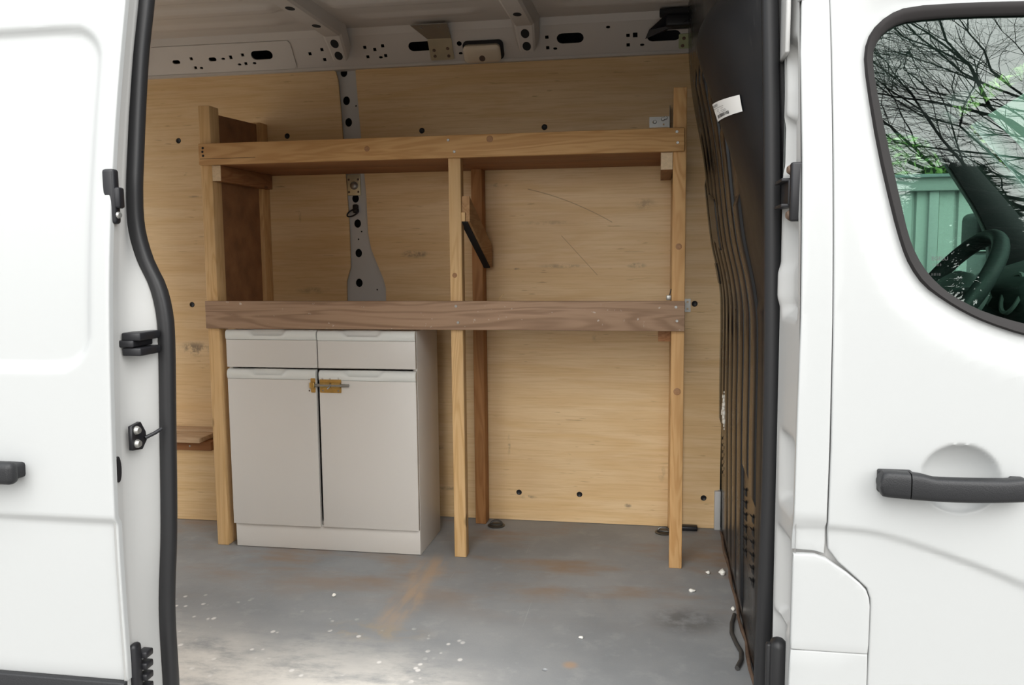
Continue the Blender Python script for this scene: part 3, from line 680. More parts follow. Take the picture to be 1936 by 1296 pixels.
# torn foam and debris along the foot
bm = bmesh.new()
for i in range(14):
    t = i/13; y = 3.30-.03*math.sin(i*2.1); z = .62-.14*t; r = .004+.010*math.sin(math.pi*t)*random.uniform(.7, 1.2)
    bmesh.ops.create_icosphere(bm, subdivisions=1, radius=r, matrix=Matrix.Translation((bulk_x(y, z)-.008, y+random.uniform(-.012, .012), z)) @ Matrix.Diagonal((.7, 1.5, 1.3, 1)))
finish('torn_foam', bm, M_foam, wr, True, 180)
bm = bmesh.new()
pts = [(X_BULK-.004+.003*math.sin(i*1.7), 3.50-.085*i, .006+.003*math.sin(i*2.3)) for i in range(17)]
add_tube(bm, pts, [.0035+.003*abs(math.sin(i*1.3)) for i in range(17)], 6)
finish('dirty_sealant', bm, M_rust, wr, True, 60)
# printed label stuck on the bulge
lab_y = (1.872, 2.125); lab_z = (1.456, 1.498)
def lab(u, v, off): return on_bulk(lerp(lab_y[1], lab_y[0], u), lerp(lab_z[0], lab_z[1] - .008*u, v) - .013*u, off)
lb = grid('printed_label', 24, 8, lambda u, v: lab(u, v, .003), M_label, wr, True, 60)
lb['label'] = 'white printed label with barcode'
xx = .30; random.seed(3)
while xx < .74:
    w = random.choice((.006, .010, .016, .022)); 
    mesh('barcode_bar', [lab(xx, .12, .0036), lab(xx+w, .12, .0036), lab(xx+w, .30, .0036), lab(xx, .30, .0036)], [(0, 1, 2, 3)], M_ink, lb); xx += w+random.choice((.006, .010, .014))
text_mesh('label_text', 'PA202', 1.0, lambda c: lab(.16+c.x*.105, .76+c.y*.20, .0036), M_ink, lb, 0)
for (u0, u1, v) in ((.12, .62, .66), (.36, .44, .55), (.52, .60, .55), (.34, .42, .47), (.50, .66, .44), (.40, .46, .36), (.52, .68, .36)):
    mesh('print_line', [lab(lerp(u0, u1, i/6), v, .0036) for i in range(7)] + [lab(lerp(u0, u1, i/6), v+.025, .0036) for i in range(7)], [(i, i+1, 8+i, 7+i) for i in range(6)], plain('grey_print', (.3, .3, .3), .6) if v > .6 and u0 < .2 else M_ink if False else bpy.data.materials['grey_print'], lb)

# ------------------------------------------------------------------ near side of the body: B-pillar, jamb, sill, header
wn_ = thing('wall_near', (.28, 1.6, 0), 'white van body around the open side doorway', 'van body', kind='structure')
def pil_y(x, z):
    y = yb(z)
    return y + .006*sm(.07, 0.0, abs(z-.64))*0
GAP = [(.302, 1.609), (.303, 1.509), (.304, 1.316), (.305, 1.032), (.304, .794), (.302, .648), (.300, .612)]
skin('front_pillar', [[(.248, .606), (.285, .605), (.302, .600)] + GAP[::-1][1:] + [(.300, 1.609), (.258, 1.609), (.255, 1.512), (.257, 1.317), (.256, 1.032), (.252, .841), (.250, .646)]],
     lambda x, z: yb(z) + .010*sm(.660, .645, z), M_white, wn_, .02, .012, .003)
skin('upper_pillar', [[(.252, 1.613), (.300, 1.613), (.300, 2.08), (.252, 2.08)]], lambda x, z: yb(z), M_white, wn_, .03, .012, .003)
flap = [(.250, .417), (.250, .5955), (.285, .595), (.304, .589), (.341, .564), (.364, .545), (.374, .534), (.379, .520), (.381, .505), (.381, .417)]
skin('fuel_flap', [flap], lambda x, z: yb(z), M_white, wn_, .015, .012, .0035)
skin('sill_panel', [[(-1.12, -.22), (.381, -.22), (.381, .411), (.250, .411), (.244, .0), (.244, -.02), (-1.12, -.02)]], lambda x, z: yb(z)+.001, M_white, wn_, .05, .012, .0035)
# dark backing in the shut lines
skin('shut_line_backing', [[(.262, -.2), (.43, -.2), (.43, .45), (.262, .45)]], lambda x, z: yb(z)+.020, M_jamb, wn_, .06, .004, .001)
skin('shut_line_backing', [[(.253, .45), (.43, .45), (.43, .62), (.36, .66), (.36, 1.70), (.253, 1.70)]], lambda x, z: yb(z)+.020, M_jamb, wn_, .06, .004, .001)
pockets = [(1.40, 1.54, .25, .70, .012), (1.305, 1.40, .35, .92, .016), (1.03, 1.205, .22, .80, .014), (1.05, 1.12, .5, 1.0, -.004), (.665, .795, .25, .75, .014), (.43, .60, .25, .80, .013), (.29, .42, .45, .9, .012)]
def jamb(u, v):
    z = lerp(-.05, 1.85, v); y0 = yb(z)+.004; y1 = max(1.745, yb(z)+.09)
    y = lerp(y0, y1, u); x = lerp(.252, .237, u)
    for (za, zb, ua, ub, d) in pockets:
        x += 1.7*d*sm(za-.012, za+.015, z)*sm(zb+.012, zb-.015, z)*sm(ua-.12, ua+.05, u)*sm(ub+.12, ub-.05, u)
    if u < .08: x += .0
    return (x, y, z)
grid('door_jamb', 26, 260, jamb, M_jamb, wn_, True, 50)
box('jamb_cover', (.2295, .2385), (1.70, 1.80), (1.33+.19, 1.85), M_jamb, wn_, .003)
mesh('jamb_back', [(.237, 1.745, -.05), (.237, 1.745, 1.85), (.262, 1.80, 1.85), (.262, 1.80, -.05)], [(0, 1, 2, 3)], M_jamb, wn_)
# black catch on the jamb
ct = box('door_catch', (.236, .262), (1.632, 1.652), (1.205, 1.312), M_plastic, wn_, .004)
box('catch_block', (.222, .25), (1.652, 1.745), (1.232, 1.238), M_plastic, ct, .001)
box('catch_block', (.222, .25), (1.652, 1.745), (1.279, 1.285), M_plastic, ct, .001)
box('catch_block', (.234, .25), (1.65, 1.745), (1.236, 1.282), M_plastic, ct, .001)
for z in (1.217, 1.300): lathe('bolt', [(0, .006), (.006, .006), (.010, 0)], (.238, 1.655, z), (-1, -.2, 0), M_rust, ct, 12)
# rubber buffer near the bottom
bm = bmesh.new()
add_box(bm, .220, .252, 1.632, 1.672, .20, .400, .014, None, 3)
bf = finish('rubber_buffer', bm, M_rubber, wn_, True, 50)
box('buffer_lip', (.213, .224), (1.645, 1.662), (.20, .390), M_rubber, bf, .004)
# header over the doorway and body behind it
skin('header_panel', [[(-2.9, 1.80), (.25, 1.80), (.25, 2.11), (-2.9, 2.11)]], lambda x, z: yb(z)+.03, M_white, wn_, .08, .02)
box('header_inner', (-2.9, .28), (1.80, 1.90), (1.78, 2.10), M_inner, wn_, .006)
skin('rear_side_panel', [[(-2.9, -.25), (-1.12, -.25), (-1.12, 1.80), (-2.9, 1.80)]], lambda x, z: yb(z)+.03, M_white, wn_, .08, .02)
box('rear_side_lining', (-2.85, -1.18), (1.74, 1.76), (.0, 1.80), M_ply, wn_, 0)
# rear end of the load space: one barn door shut, the other open
rr = thing('wall_left', (X_REAR, 2.6, 0), 'rear end of the load space', 'wall', kind='structure')
box('rear_post', (X_REAR-.06, X_REAR), (1.66, 1.80), (-.1, 2.1), M_inner, rr, .01)
box('rear_header', (X_REAR-.06, X_REAR), (1.72, 3.66), (1.90, 2.12), M_inner, rr, .01)
box('rear_post', (X_REAR-.06, X_REAR), (3.50, 3.68), (-.1, 2.1), M_inner, rr, .01)

# ------------------------------------------------------------------ rubber seals
t2 = bpy.data.objects.new('tmp', None)
def seal(name, pts, rx, ry, mat, lobes=True):
    """oval rubber section with a groove, swept along near-vertical pts"""
    sec = []
    for k in range(16):
        a = 2*math.pi*k/16; r = 1.0 - (.16 if abs(math.sin(a)+1) < .12 else 0)
        sec.append((rx*math.cos(a)*r, ry*math.sin(a)*r))
    vs = [(x+sx, y+sy, z) for (x, y, z) in pts for (sx, sy) in sec]; n = 16
    fs = [(i*n+j, i*n+(j+1) % n, (i+1)*n+(j+1) % n, (i+1)*n+j) for i in range(len(pts)-1) for j in range(n)]
    return mesh(name, vs, fs, mat, None, True, 60)
SZ = [-.1, .18, .230, .404, .579, .806, .984, 1.038, 1.093, 1.147, 1.212, 1.287, 1.35, 1.454, 1.557, 1.658, 1.80]
SX = [-1.04, -1.032, -1.030, -1.030, -1.016, -1.006, -.999, -1.001, -1.013, -1.038, -1.054, -1.054, -1.048, -1.037, -1.024, -1.006, -.985]
def seal_pt(z):
    x = cinterp(z, SZ, SX); y = 1.6 + max(0, z-1.30)*.16
    return (x*y/1.6, y, 1.149+(z-1.149)*y/1.6)
sp = [seal_pt(-.1+1.9*i/90) for i in range(91)]
tag(seal('trim_1', sp, .0150, .020, M_rubber), 'black rubber door seal curving down the sliding door edge', 'seal', kind='structure')
SRZ = [-.1, .237, .464, .690, 1.018, 1.334, 1.639, 1.85]; SRX = [.220, .222, .226, .229, .227, .220, .209, .20]
tag(seal('trim_2', [(cinterp(-.1+1.95*i/60, SRZ, SRX), 1.78, -.1+1.95*i/60) for i in range(61)], .0165, .02, M_rubber), 'straight black rubber seal beside the bulkhead', 'seal', kind='structure')
bpy.data.objects.remove(t2)

# ------------------------------------------------------------------ sliding door (open, slid back)
d1 = thing('door_1', (-1.6, 1.47, -.2), 'white sliding side door slid back, with black handle', 'door', kind='structure')
OFF = -.125; DX = -1.040
rec = rrect(-2.02, -1.077, .933, 1.607, .075, 8)
def door_y(x, z):
    y = yb(z)+OFF
    d = pdist(rec, x, z); s = d if inside(rec, x, z) else -d
    y += .013*sm(-.006, .016, s)                      # recessed panel
    y += .009*sm(.648, .630, z)                       # step at the swage line
    return y
skin('door_skin', [[(-2.15, .312), (DX, .312), (DX, 1.86), (-2.15, 1.86)]], door_y, M_white, d1, .030, .014, .004, .008,
     finer=[(0, -1.16, -1.04, .006), (1, .60, .67, .006), (1, .90, 1.0, .006), (1, 1.54, 1.63, .006)])
skin('lower_trim', [[(-2.15, -.22), (DX+.002, -.22), (DX+.002, .308), (-2.15, .308)]], lambda x, z: yb(z)+OFF-.012+.006*sm(.28, .308, z), M_handle, d1, .05, .012, .004)
# leading edge of the door, lofted to the seal
def lead(u, v):
    z = lerp(-.1, 1.82, v); ys = yb(z)+OFF; sx, sy, szz = seal_pt(z)
    sx = cinterp(z, SZ, SX); sy = 1.6 + max(0, z-1.30)*.16; sx = sx*sy/1.6
    ex, ey = sx-.012, sy-.004
    if u < .08: t = u/.08; return (DX-.001+.002*t, ys+.004+.010*t, z)
    if u < .36: t = (u-.08)/.28; return (lerp(DX+.001, DX-.004, t), lerp(ys+.014, ys+.042, t), z)
    t = (u-.36)/.64
    px = lerp(DX-.004, ex, sm(0, 1, t)**1.3); return (px, lerp(ys+.042, ey, t), z)
grid('leading_edge', 34, 110, lead, M_jamb, d1, True, 50)
skin('door_inner', [[(-2.13, -.2), (-1.075, -.2), (-1.075, 1.86), (-2.13, 1.86)]], lambda x, z: yb(z)+OFF+.115, M_white, d1, .08, .005)
# handle (its front end shows at the frame edge)
h1 = box('handle', (-1.42, -1.218), (1.405, 1.432), (.716, .760), M_handle, d1, .012, None, 4)
box('handle_base', (-1.42, -1.225), (1.430, 1.470), (.722, .752), M_handle, h1, .006)
# fittings on the leading edge
hk = bmesh.new(); add_box(hk, -1.055, -1.030, 1.497, 1.518, 1.215, 1.320, .006, None, 3)
hk = finish('upper_catch', hk, M_plastic, d1, True, 50)
lathe('bolt', [(0, .004), (.005, .004), (.007, 0)], (-1.029, 1.507, 1.232), (1, -.2, 0), M_steel, hk, 10)
box('catch_tab', (-1.040, -1.022), (1.500, 1.520), (1.245, 1.285), M_plastic, hk, .004)
g1 = box('guide_wedge', (-1.050, -1.014), (1.507, 1.575), (.974, .988), M_plastic, d1, .003)
g1b = box('guide_arm', (-1.040, -1.000), (1.509, 1.580), (.987, 1.003), M_plastic, g1, .003)
box('guide_arm', (-1.040, -1.000), (1.509, 1.580), (.957, .973), M_plastic, g1, .003)
st = plate('striker_plate', [[(1.500, .770), (1.500, .818), (1.530, .822), (1.545, .800), (1.548, .782), (1.532, .766)]], .008, lambda u, v, w: (-1.030+w, u, v), M_plastic, d1)
for z in (.808, .781): lathe('bolt', [(0, .008), (.006, .008), (.009, .002), (.009, 0)], (-1.022, 1.514, z), (1, -.1, 0), M_steel, st, 12)
tube('striker_pin', [(-1.018, 1.536, .788), (-1.006, 1.552, .795), (-1.0, 1.566, .801)], .004, M_plastic, st, 8)
plate('oval_plug', [circ(1.474, .738, .009, .026, 18)], .006, lambda u, v, w: (-1.043+w, u, v), M_plastic, d1)
rl_ = bmesh.new(); add_box(rl_, -1.045, -1.028, 1.478, 1.505, .20, .375, .008, None, 3)
rl_ = finish('lower_roller_bracket', rl_, M_plastic, d1, True, 50)
for i in range(6): box('bracket_tooth', (-1.040, -1.018-.001*i), (1.500, 1.526), (.352-.024*i-.014, .352-.024*i), M_plastic, rl_, .003)

# ------------------------------------------------------------------ cab door
d2 = thing('door_2', (.7, 1.58, -.2), 'white cab door with large window and black pull handle', 'door', kind='structure')
WO = [(.632, 1.588), (.54, 1.591), (.442, 1.590), (.406, 1.576), (.378, 1.549), (.365, 1.511), (.368, 1.457), (.386, 1.332), (.41, 1.219), (.426, 1.158), (.440, 1.122), (.463, 1.088), (.498, 1.061), (.533, 1.039), (.568, 1.022), (.624, 1.002)]
WO2 = WO + [(.75, .97), (.95, .945), (1.12, .94), (1.22, .99), (1.16, 1.15), (1.02, 1.38), (.90, 1.545), (.84, 1.58)]
WI = [(.631, 1.566), (.539, 1.569), (.448, 1.567), (.415, 1.557), (.391, 1.535), (.38, 1.505), (.384, 1.457), (.402, 1.351), (.423, 1.247), (.438, 1.177), (.452, 1.140), (.472, 1.107), (.502, 1.077), (.533, 1.057), (.567, 1.040), (.624, 1.022)]
WI2 = WI + [(.75, .991), (.95, .966), (1.11, .962), (1.19, 1.0), (1.14, 1.14), (1.0, 1.365), (.885, 1.527), (.83, 1.56)]
def chaikin(p, n=1):
    for _ in range(n):
        q = []
        for i in range(len(p)):
            a, b = p[i], p[(i+1) % len(p)]; q += [(lerp(a[0], b[0], .25), lerp(a[1], b[1], .25)), (lerp(a[0], b[0], .75), lerp(a[1], b[1], .75))]
        p = q
    return p
WOc = chaikin(WO2, 1); WIc = chaikin(WI2, 1)
door_out = [(1.35, -.20), (1.42, .6), (1.40, 1.0), (1.25, 1.22), (1.02, 1.56), (.92, 1.66), (.80, 1.70), (.307, 1.70), (.308, 1.608), (.310, 1.509), (.311, 1.316), (.312, 1.032), (.312, .794), (.310, .648), (.312, .610), (.330, .586), (.364, .556), (.381, .540), (.388, .520), (.389, .505), (.389, .350), (.388, -.20)]
def cab_y(x, z):
    y = yb(z)
    # surface dishes in towards the window
    d = pdist(WOc, x, z)
    y += .016*sm(.075, .0, d)
    # scooped finger recess behind the handle
    r = math.hypot((x-.527), (z-.748)/.93)
    if r < .066: y += .030*(1-(r/.066)**2)**.75
    # curved swage line: the door steps in below it
    zl = cinterp(x, [.30, .393, .474, .563, .639, .75, .95, 1.2], [.649, .641, .619, .589, .559, .51, .42, .30])
    y += .0065*sm(zl+.010, zl-.008, z)
    return y
skin('door_skin', [door_out, WOc], cab_y, M_white, d2, .024, .012, .0035, .008, finer=[(0, .44, .62, .005), (1, .53, .83, .005), (0, .30, .44, .010), (0, .62, .66, .010)])
# window frame rubber
bm = bmesh.new(); rings = []
def ring_off(t, dy): return [(lerp(a[0], b[0], t), yb(lerp(a[1], b[1], t))+dy, lerp(a[1], b[1], t)) for a, b in zip(WOc, WIc)]
for (t, dy) in ((-.05, .030), (-.02, .008), (.15, .005), (.5, .008), (.85, .013), (1.0, .016), (1.02, .030)):
    rings.append([bm.verts.new(p) for p in ring_off(t, dy)])
n = len(WOc)
for a, b in zip(rings, rings[1:]):
    for i in range(n): bm.faces.new((a[i], a[(i+1) % n], b[(i+1) % n], b[i]))
bmesh.ops.recalc_face_normals(bm, faces=bm.faces[:])
finish('window_rubber', bm, M_frame, d2, True, 60)
# glass pane
bm = fill2d([WIc], 0.0)
for k in range(1, 60):
    bmesh.ops.bisect_plane(bm, geom=bm.verts[:]+bm.edges[:]+bm.faces[:], plane_co=Vector((0, .95+.0125*k, 0)), plane_no=Vector((0, 1, 0)), dist=1e-6)
for v in bm.verts: v.co = Vector((v.co.x, yb(v.co.y)+.022, v.co.y))
pane = finish('window_pane', bm, M_glass, d2, True, 180)
def on_pane(c): z = 1.132+c.y; return Vector((.478+c.x, yb(z)+.0212, z))
text_mesh('etched_text', 'EGELU', .0095, on_pane, M_ink, pane, 0)
text_mesh('etched_text', '|| | ||| ||', .005, lambda c: on_pane(Vector((c.x+.002, c.y-.009, 0))), M_ink, pane, 0)
text_mesh('etched_text', '|| ||| | |||', .005, lambda c: on_pane(Vector((c.x, c.y-.026, 0))), M_ink, pane, 0)
# pull handle
hd = thing('tmp2', (0, 0, 0), None, None); bpy.data.objects.remove(hd)
def handle_loft(name, xs, fn, parent):
    vs = []; sec = []
    N = 20
    for x in xs:
        yc, zc, hy, hz = fn(x)
        for k in range(N):
            a = 2*math.pi*k/N; ca, sa = math.cos(a), math.sin(a)
            e = .55
            vs.append((x, yc + hy*math.copysign(abs(ca)**e, ca), zc + hz*math.copysign(abs(sa)**e, sa)))
    fs = [(i*N+j, i*N+(j+1) % N, (i+1)*N+(j+1) % N, (i+1)*N+j) for i in range(len(xs)-1) for j in range(N)]
    fs += [tuple(range(N)), tuple((len(xs)-1)*N+j for j in range(N-1, -1, -1))]
    return mesh(name, vs, [f[::-1] for f in fs], M_handle, parent, True, 45)
def hfn(x):
    t = (x-.386)/(.630-.386)
    e = min(1, min(t, 1-t)/.035); e = math.sqrt(max(0.05, 1-(1-e)**2))
    top = interp(x, [.386, .436, .455, .475, .60, .612, .63], [.765, .764, .762, .757, .757, .760, .758]); bot = .7185 + .003*math.sin(t*math.pi)*-1
    return (yb(.745)-.020-.010*math.sin(math.pi*min(1, max(0, t))), (top+bot)/2, .017, (top-bot)/2*e)
hm = handle_loft('pull_handle', [.386, .388, .392, .40, .42, .4345], hfn, d2)
handle_loft('handle_grip', [.4365, .445, .455, .465, .475, .49, .51, .53, .55, .57, .59, .605, .615, .622, .627, .630], hfn, hm)
box('handle_foot', (.388, .445), (yb(.745)-.012, yb(.745)+.004), (.722, .762), M_handle, hm, .003)
box('handle_foot', (.605, .628), (yb(.745)-.012, yb(.745)+.004), (.724, .756), M_handle, hm, .003)

# ------------------------------------------------------------------ cab interior and far cab side
cb = thing('wall_front', (1.0, 2.6, .4), 'cab shell seen through the door window', 'cab', kind='structure')
M_cabdark = plain('dark_cab_plastic', (0.020, 0.021, 0.023), 0.5)
M_cabgrey = plain('pale_grey_pillar_trim', (0.30, 0.31, 0.30), 0.7)
fw_hole = chaikin([(.45, 1.02), (.45, 1.58), (.96, 1.60), (1.03, 1.50), (1.10, 1.39), (1.17, 1.28), (1.215, 1.17), (1.21, 1.02)], 2)
plate('far_cab_side', [[(.27, -.3), (1.95, -.3), (1.95, .92), (1.50, 1.05), (1.28, 1.35), (1.10, 1.62), (1.0, 1.75), (.27, 1.95)], fw_hole], .05, lambda u, v, w: (u, 3.42+w, v), M_cabdark, cb)
bm = fill2d([chaikin([(.44, 1.0), (.44, 1.60), (.98, 1.61), (1.04, 1.52), (1.24, 1.17), (1.23, 1.0)], 1)], 0)
for v in bm.verts: v.co = Vector((v.co.x, 3.45, v.co.y))
finish('far_window_pane', bm, M_glass2, cb)
plate('cab_roof', [[(.20, 1.75), (.98, 1.78), (1.06, 2.0), (1.06, 3.2), (.98, 3.44), (.20, 3.46)]], .05, lambda u, v, w: (u, v, lerp(1.76, 1.70, min(1, max(0, (u-.3)/.75)))+w), M_cabdark, cb)
def cab_skin(u, v):
    x = lerp(.24, 1.13, u); y = lerp(1.715, 3.50, v); top = lerp(2.13, 1.74, sm(.15, 1.2, x)); e = min(v, 1-v)/.16
    return (x, y, 1.69 + (top-1.69)*(math.sqrt(max(0, 1-(1-min(1, e))**2))))
grid('cab_roof_skin', 30, 40, cab_skin, M_white, cb, True, 60)
tube('pillar_trim', [(1.00, 3.36, 1.63), (1.06, 3.34, 1.575), (1.15, 3.325, 1.46), (1.30, 3.31, 1.28), (1.48, 3.30, 1.08), (1.62, 3.30, .95)], [.026, .030, .033, .036, .04, .045], M_cabgrey, cb, 10)
tube('windscreen_header', [(1.075, 3.37, 1.605), (1.09, 3.22, 1.625), (1.13, 2.9, 1.665), (1.15, 2.5, 1.69), (1.13, 2.0, 1.69), (1.05, 1.75, 1.65)], .022, M_cabdark, cb, 8)
tube('near_pillar', [(1.0, 1.76, 1.65), (1.25, 1.70, 1.30), (1.55, 1.68, .95)], .04, M_cabdark, cb, 8)
mesh('windscreen', [(1.09, 3.33, 1.60), (1.15, 2.5, 1.69), (1.06, 1.78, 1.63), (1.60, 1.72, .94), (1.75, 2.5, .96), (1.62, 3.31, .94)], [(0, 1, 4, 5), (1, 2, 3, 4)], M_glass2, cb)
def dash(u, v):
    y = lerp(1.70, 3.42, u); s = v
    prof_x = [.92, .90, .93, 1.00, 1.15, 1.40, 1.75]; prof_z = [.35, .78, .93, .975, .985, .98, .93]
    x = interp(s*6, list(range(7)), prof_x); z = interp(s*6, list(range(7)), prof_z)
    return (x + .03*math.sin(u*9), y, z)
grid('dashboard', 30, 25, dash, M_cabdark, cb, True, 60)
box('cab_floor', (.27, 1.9), (1.66, 3.45), (-.35, -.30), M_cabdark, cb, 0)
mesh('front_lower', [(1.75, 1.66, -.3), (1.75, 3.45, -.3), (1.75, 3.45, .93), (1.75, 1.66, .93)], [(0, 1, 2, 3)], M_cabdark, cb)
mesh('bulkhead_cab_side', [(.275, 1.76, -.3), (.275, 3.44, -.3), (.275, 3.44, 1.0), (.275, 1.76, 1.0), (.23, 3.44, 1.95), (.23, 1.80, 1.95)], [(0, 1, 2, 3), (3, 2, 4, 5)], M_cabdark, cb)
# instrument pod
pod = bmesh.new(); add_box(pod, .80, .98, 2.02, 2.36, .93, 1.115, .035, Matrix.Rotation(math.radians(-18), 3, 'Y'), 4)
pd = finish('instrument_pod', pod, plain('dark_grey_pod', (.10, .11, .11), .5), cb, True, 60)
lathe('gauge_ring', [(.052, 0), (.05, .006), (.044, .006), (.042, 0)], (.795, 2.10, 1.05), (-.95, 0, .3), M_cabgrey, pd, 20)
lathe('gauge_ring', [(.052, 0), (.05, .006), (.044, .006), (.042, 0)], (.795, 2.26, 1.05), (-.95, 0, .3), M_cabgrey, pd, 20)

sw = thing('steering_wheel', (.72, 2.13, 1.03), 'black steering wheel in the cab with a silver badge', 'steering wheel')
c0 = Vector((.668, 2.17, 1.035)); tv = Vector((.58, 0, .815)); yv = Vector((0, 1, 0)); nv = Vector((-.815, 0, .58))
M_wheel = plain('black_leatherette', (.060, .064, .066), .45)
bm = bmesh.new(); R0 = .178; rr_ = .0175; NA, NB_ = 48, 12; vsr = []
for i in range(NA):
    a = 2*math.pi*i/NA; rad = tv*math.sin(a)+yv*math.cos(a)
    vsr.append([bm.verts.new(c0 + rad*(R0+rr_*math.cos(b)) + nv*(rr_*1.15*math.sin(b))) for b in [2*math.pi*j/NB_ for j in range(NB_)]])
for i in range(NA):
    for j in range(NB_): bm.faces.new((vsr[i][j], vsr[(i+1) % NA][j], vsr[(i+1) % NA][(j+1) % NB_], vsr[i][(j+1) % NB_]))
bmesh.ops.recalc_face_normals(bm, faces=bm.faces[:]); finish('rim', bm, M_wheel, sw, True, 180)
def hubpt(r, a, h): return c0 + tv*(r*math.sin(a)*.9) + yv*(r*math.cos(a)) + nv*h
bm = bmesh.new(); prev = None
for (r, h) in ((.102, -.05), (.104, -.01), (.094, .010), (.07, .020), (.035, .024), (.001, .025)):
    ringv = [bm.verts.new(hubpt(r*(1+.12*math.cos(2*a)), a, h)) for a in [2*math.pi*j/28 for j in range(28)]]
    if prev:
        for j in range(28): bm.faces.new((prev[j], prev[(j+1) % 28], ringv[(j+1) % 28], ringv[j]))
    prev = ringv
bmesh.ops.recalc_face_normals(bm, faces=bm.faces[:]); hub = finish('airbag_hub', bm, plain('grey_black_hub', (.13, .14, .14), .5), sw, True, 60)
mesh('badge', [hubpt(.028, math.pi/2, .0265), hubpt(.017, 0, .0265), hubpt(.028, -math.pi/2, .0265), hubpt(.017, math.pi, .0265), hubpt(.012, math.pi/2, .0275), hubpt(.007, 0, .0275), hubpt(.012, -math.pi/2, .0275), hubpt(.007, math.pi, .0275)],
     [(0, 1, 5, 4), (1, 2, 6, 5), (2, 3, 7, 6), (3, 0, 4, 7)], plain('chrome_badge', (.75, .76, .78), .15, 1.0), hub)
for a in (0.15, math.pi-.15, -math.pi/2):
    bm = bmesh.new(); add_tube(bm, [hubpt(.08, a, -.004), c0 + (tv*math.sin(a)+yv*math.cos(a))*(R0-.004)], [.022, .014], 8)
    finish('spoke', bm, M_wheel, sw, True, 60)
tube('column', [c0-nv*.03, c0-nv*.22], .045, M_cabdark, sw, 12)

# far wing mirror
wm = thing('wing_mirror', (1.30, 3.78, 1.0), 'black wing mirror with white cover outside the far cab window', 'mirror')
bm = bmesh.new(); add_box(bm, 1.235, 1.345, 3.62, 3.84, 1.15, 1.30, .03, None, 4); mh = finish('mirror_head', bm, M_plastic, wm, True, 60)
bm = bmesh.new(); add_box(bm, 1.26, 1.36, 3.62, 3.84, 1.02, 1.145, .03, None, 4); finish('mirror_cover', bm, M_white, wm, True, 60)
tube('mirror_arm', [(1.28, 3.47, 1.04), (1.29, 3.55, 1.06), (1.30, 3.66, 1.08)], .022, M_plastic, wm, 8)

# ------------------------------------------------------------------ the timber shelving
sh = thing('timber_shelving', (-.82, 3.3, 0), 'home-made timber shelving frame with two rails and an upper shelf', 'shelves')
FY = 3.067; RY = 3.022     # front of posts; front of rails
def tbox(name, x, y, z, mat, bev=.0025): return box(name, x, y, z, mat, sh, bev)
lpst = tbox('post', (-1.737, -1.690), (FY, FY+.07), (0, 1.725), M_pine_pale)
tbox('post', (-.760, -.714), (FY, FY+.045), (0, 1.585), M_pine_pale)
tbox('post', (.046, .092), (FY, FY+.045), (0, 1.72), M_pine_z)
tbox('post', (-1.728, -1.684), (3.475, 3.545), (0, 1.722), M_pine_z)
tbox('post', (-.766, -.720), (3.475, 3.545), (0, 1.52), M_pine_red)
tbox('post', (.046, .092), (3.50, 3.545), (0, 1.52), M_pine_z)
ur = tbox('upper_rail', (-1.731, .084), (FY-.022, FY-.0005), (1.500, 1.580), M_pine_x)
mr = tbox('middle_rail', (-1.733, .092), (FY-.022, FY-.0005), (.874, .981), M_aged)
# upper shelf of two boards, with cleats below it
tbox('shelf_board', (-1.682, .044), (FY+.002, 3.30), (1.500, 1.518), M_brown, .0015)
tbox('shelf_board', (-1.682, .044), (3.302, 3.535), (1.500, 1.518), M_brown, .0015)
tbox('shelf_board', (-1.682, .044), (FY+.075, 3.47), (.880, .898), M_brown, .0015)
for (xa, xb) in ((-1.690, -1.655), (.004, .045)):
    tbox('cleat', (xa, xb), (FY+.003, 3.512), (1.440, 1.4995), M_cleat, .001)
    tbox('cleat_end', (xa+.0005, xb-.0005), (FY+.001, FY+.0035), (1.4405, 1.499), M_endgrain, 0)
ep = plate('end_panel', [[(FY+.03, .90), (3.50, .90), (3.50, 1.715), (FY+.03, 1.700)]], .012, lambda u, v, w: (-1.7135+w, u, v), M_chip, sh)
# tall mid cleats
tbox('cleat', (.000, .045), (FY+.05, 3.50), (.83, .874), M_cleat, .001)
# sloping brace between the middle posts
def brace(name, p0, p1, h, w, mat):
    p0, p1 = Vector(p0), Vector(p1); vs = []
    for p in (p0, p1):
        for (dx, dz) in ((0, 0), (w, 0), (w, h), (0, h)): vs.append((p.x+dx, p.y, p.z+dz))
    return mesh(name, vs, [(0, 1, 2, 3), (4, 7, 6, 5), (0, 4, 5, 1), (1, 5, 6, 2), (2, 6, 7, 3), (3, 7, 4, 0)], mat, sh)
brace('brace', (-.713, FY+.012, 1.272), (-.713, 3.495, 1.098), .092, .028, wood('brace_board', 1, (.52, .31, .15), (.35, .18, .07)))
tbox('brace_packer', (-.7145, -.700), (FY+.002, FY+.012), (1.272, 1.305), M_pine_pale, .001)
brace('brace_dark_edge', (-.719, FY+.010, 1.268), (-.719, 3.495, 1.094), .004, .026, M_dark)  # thin dark strip drawn along the lower edge of the brace
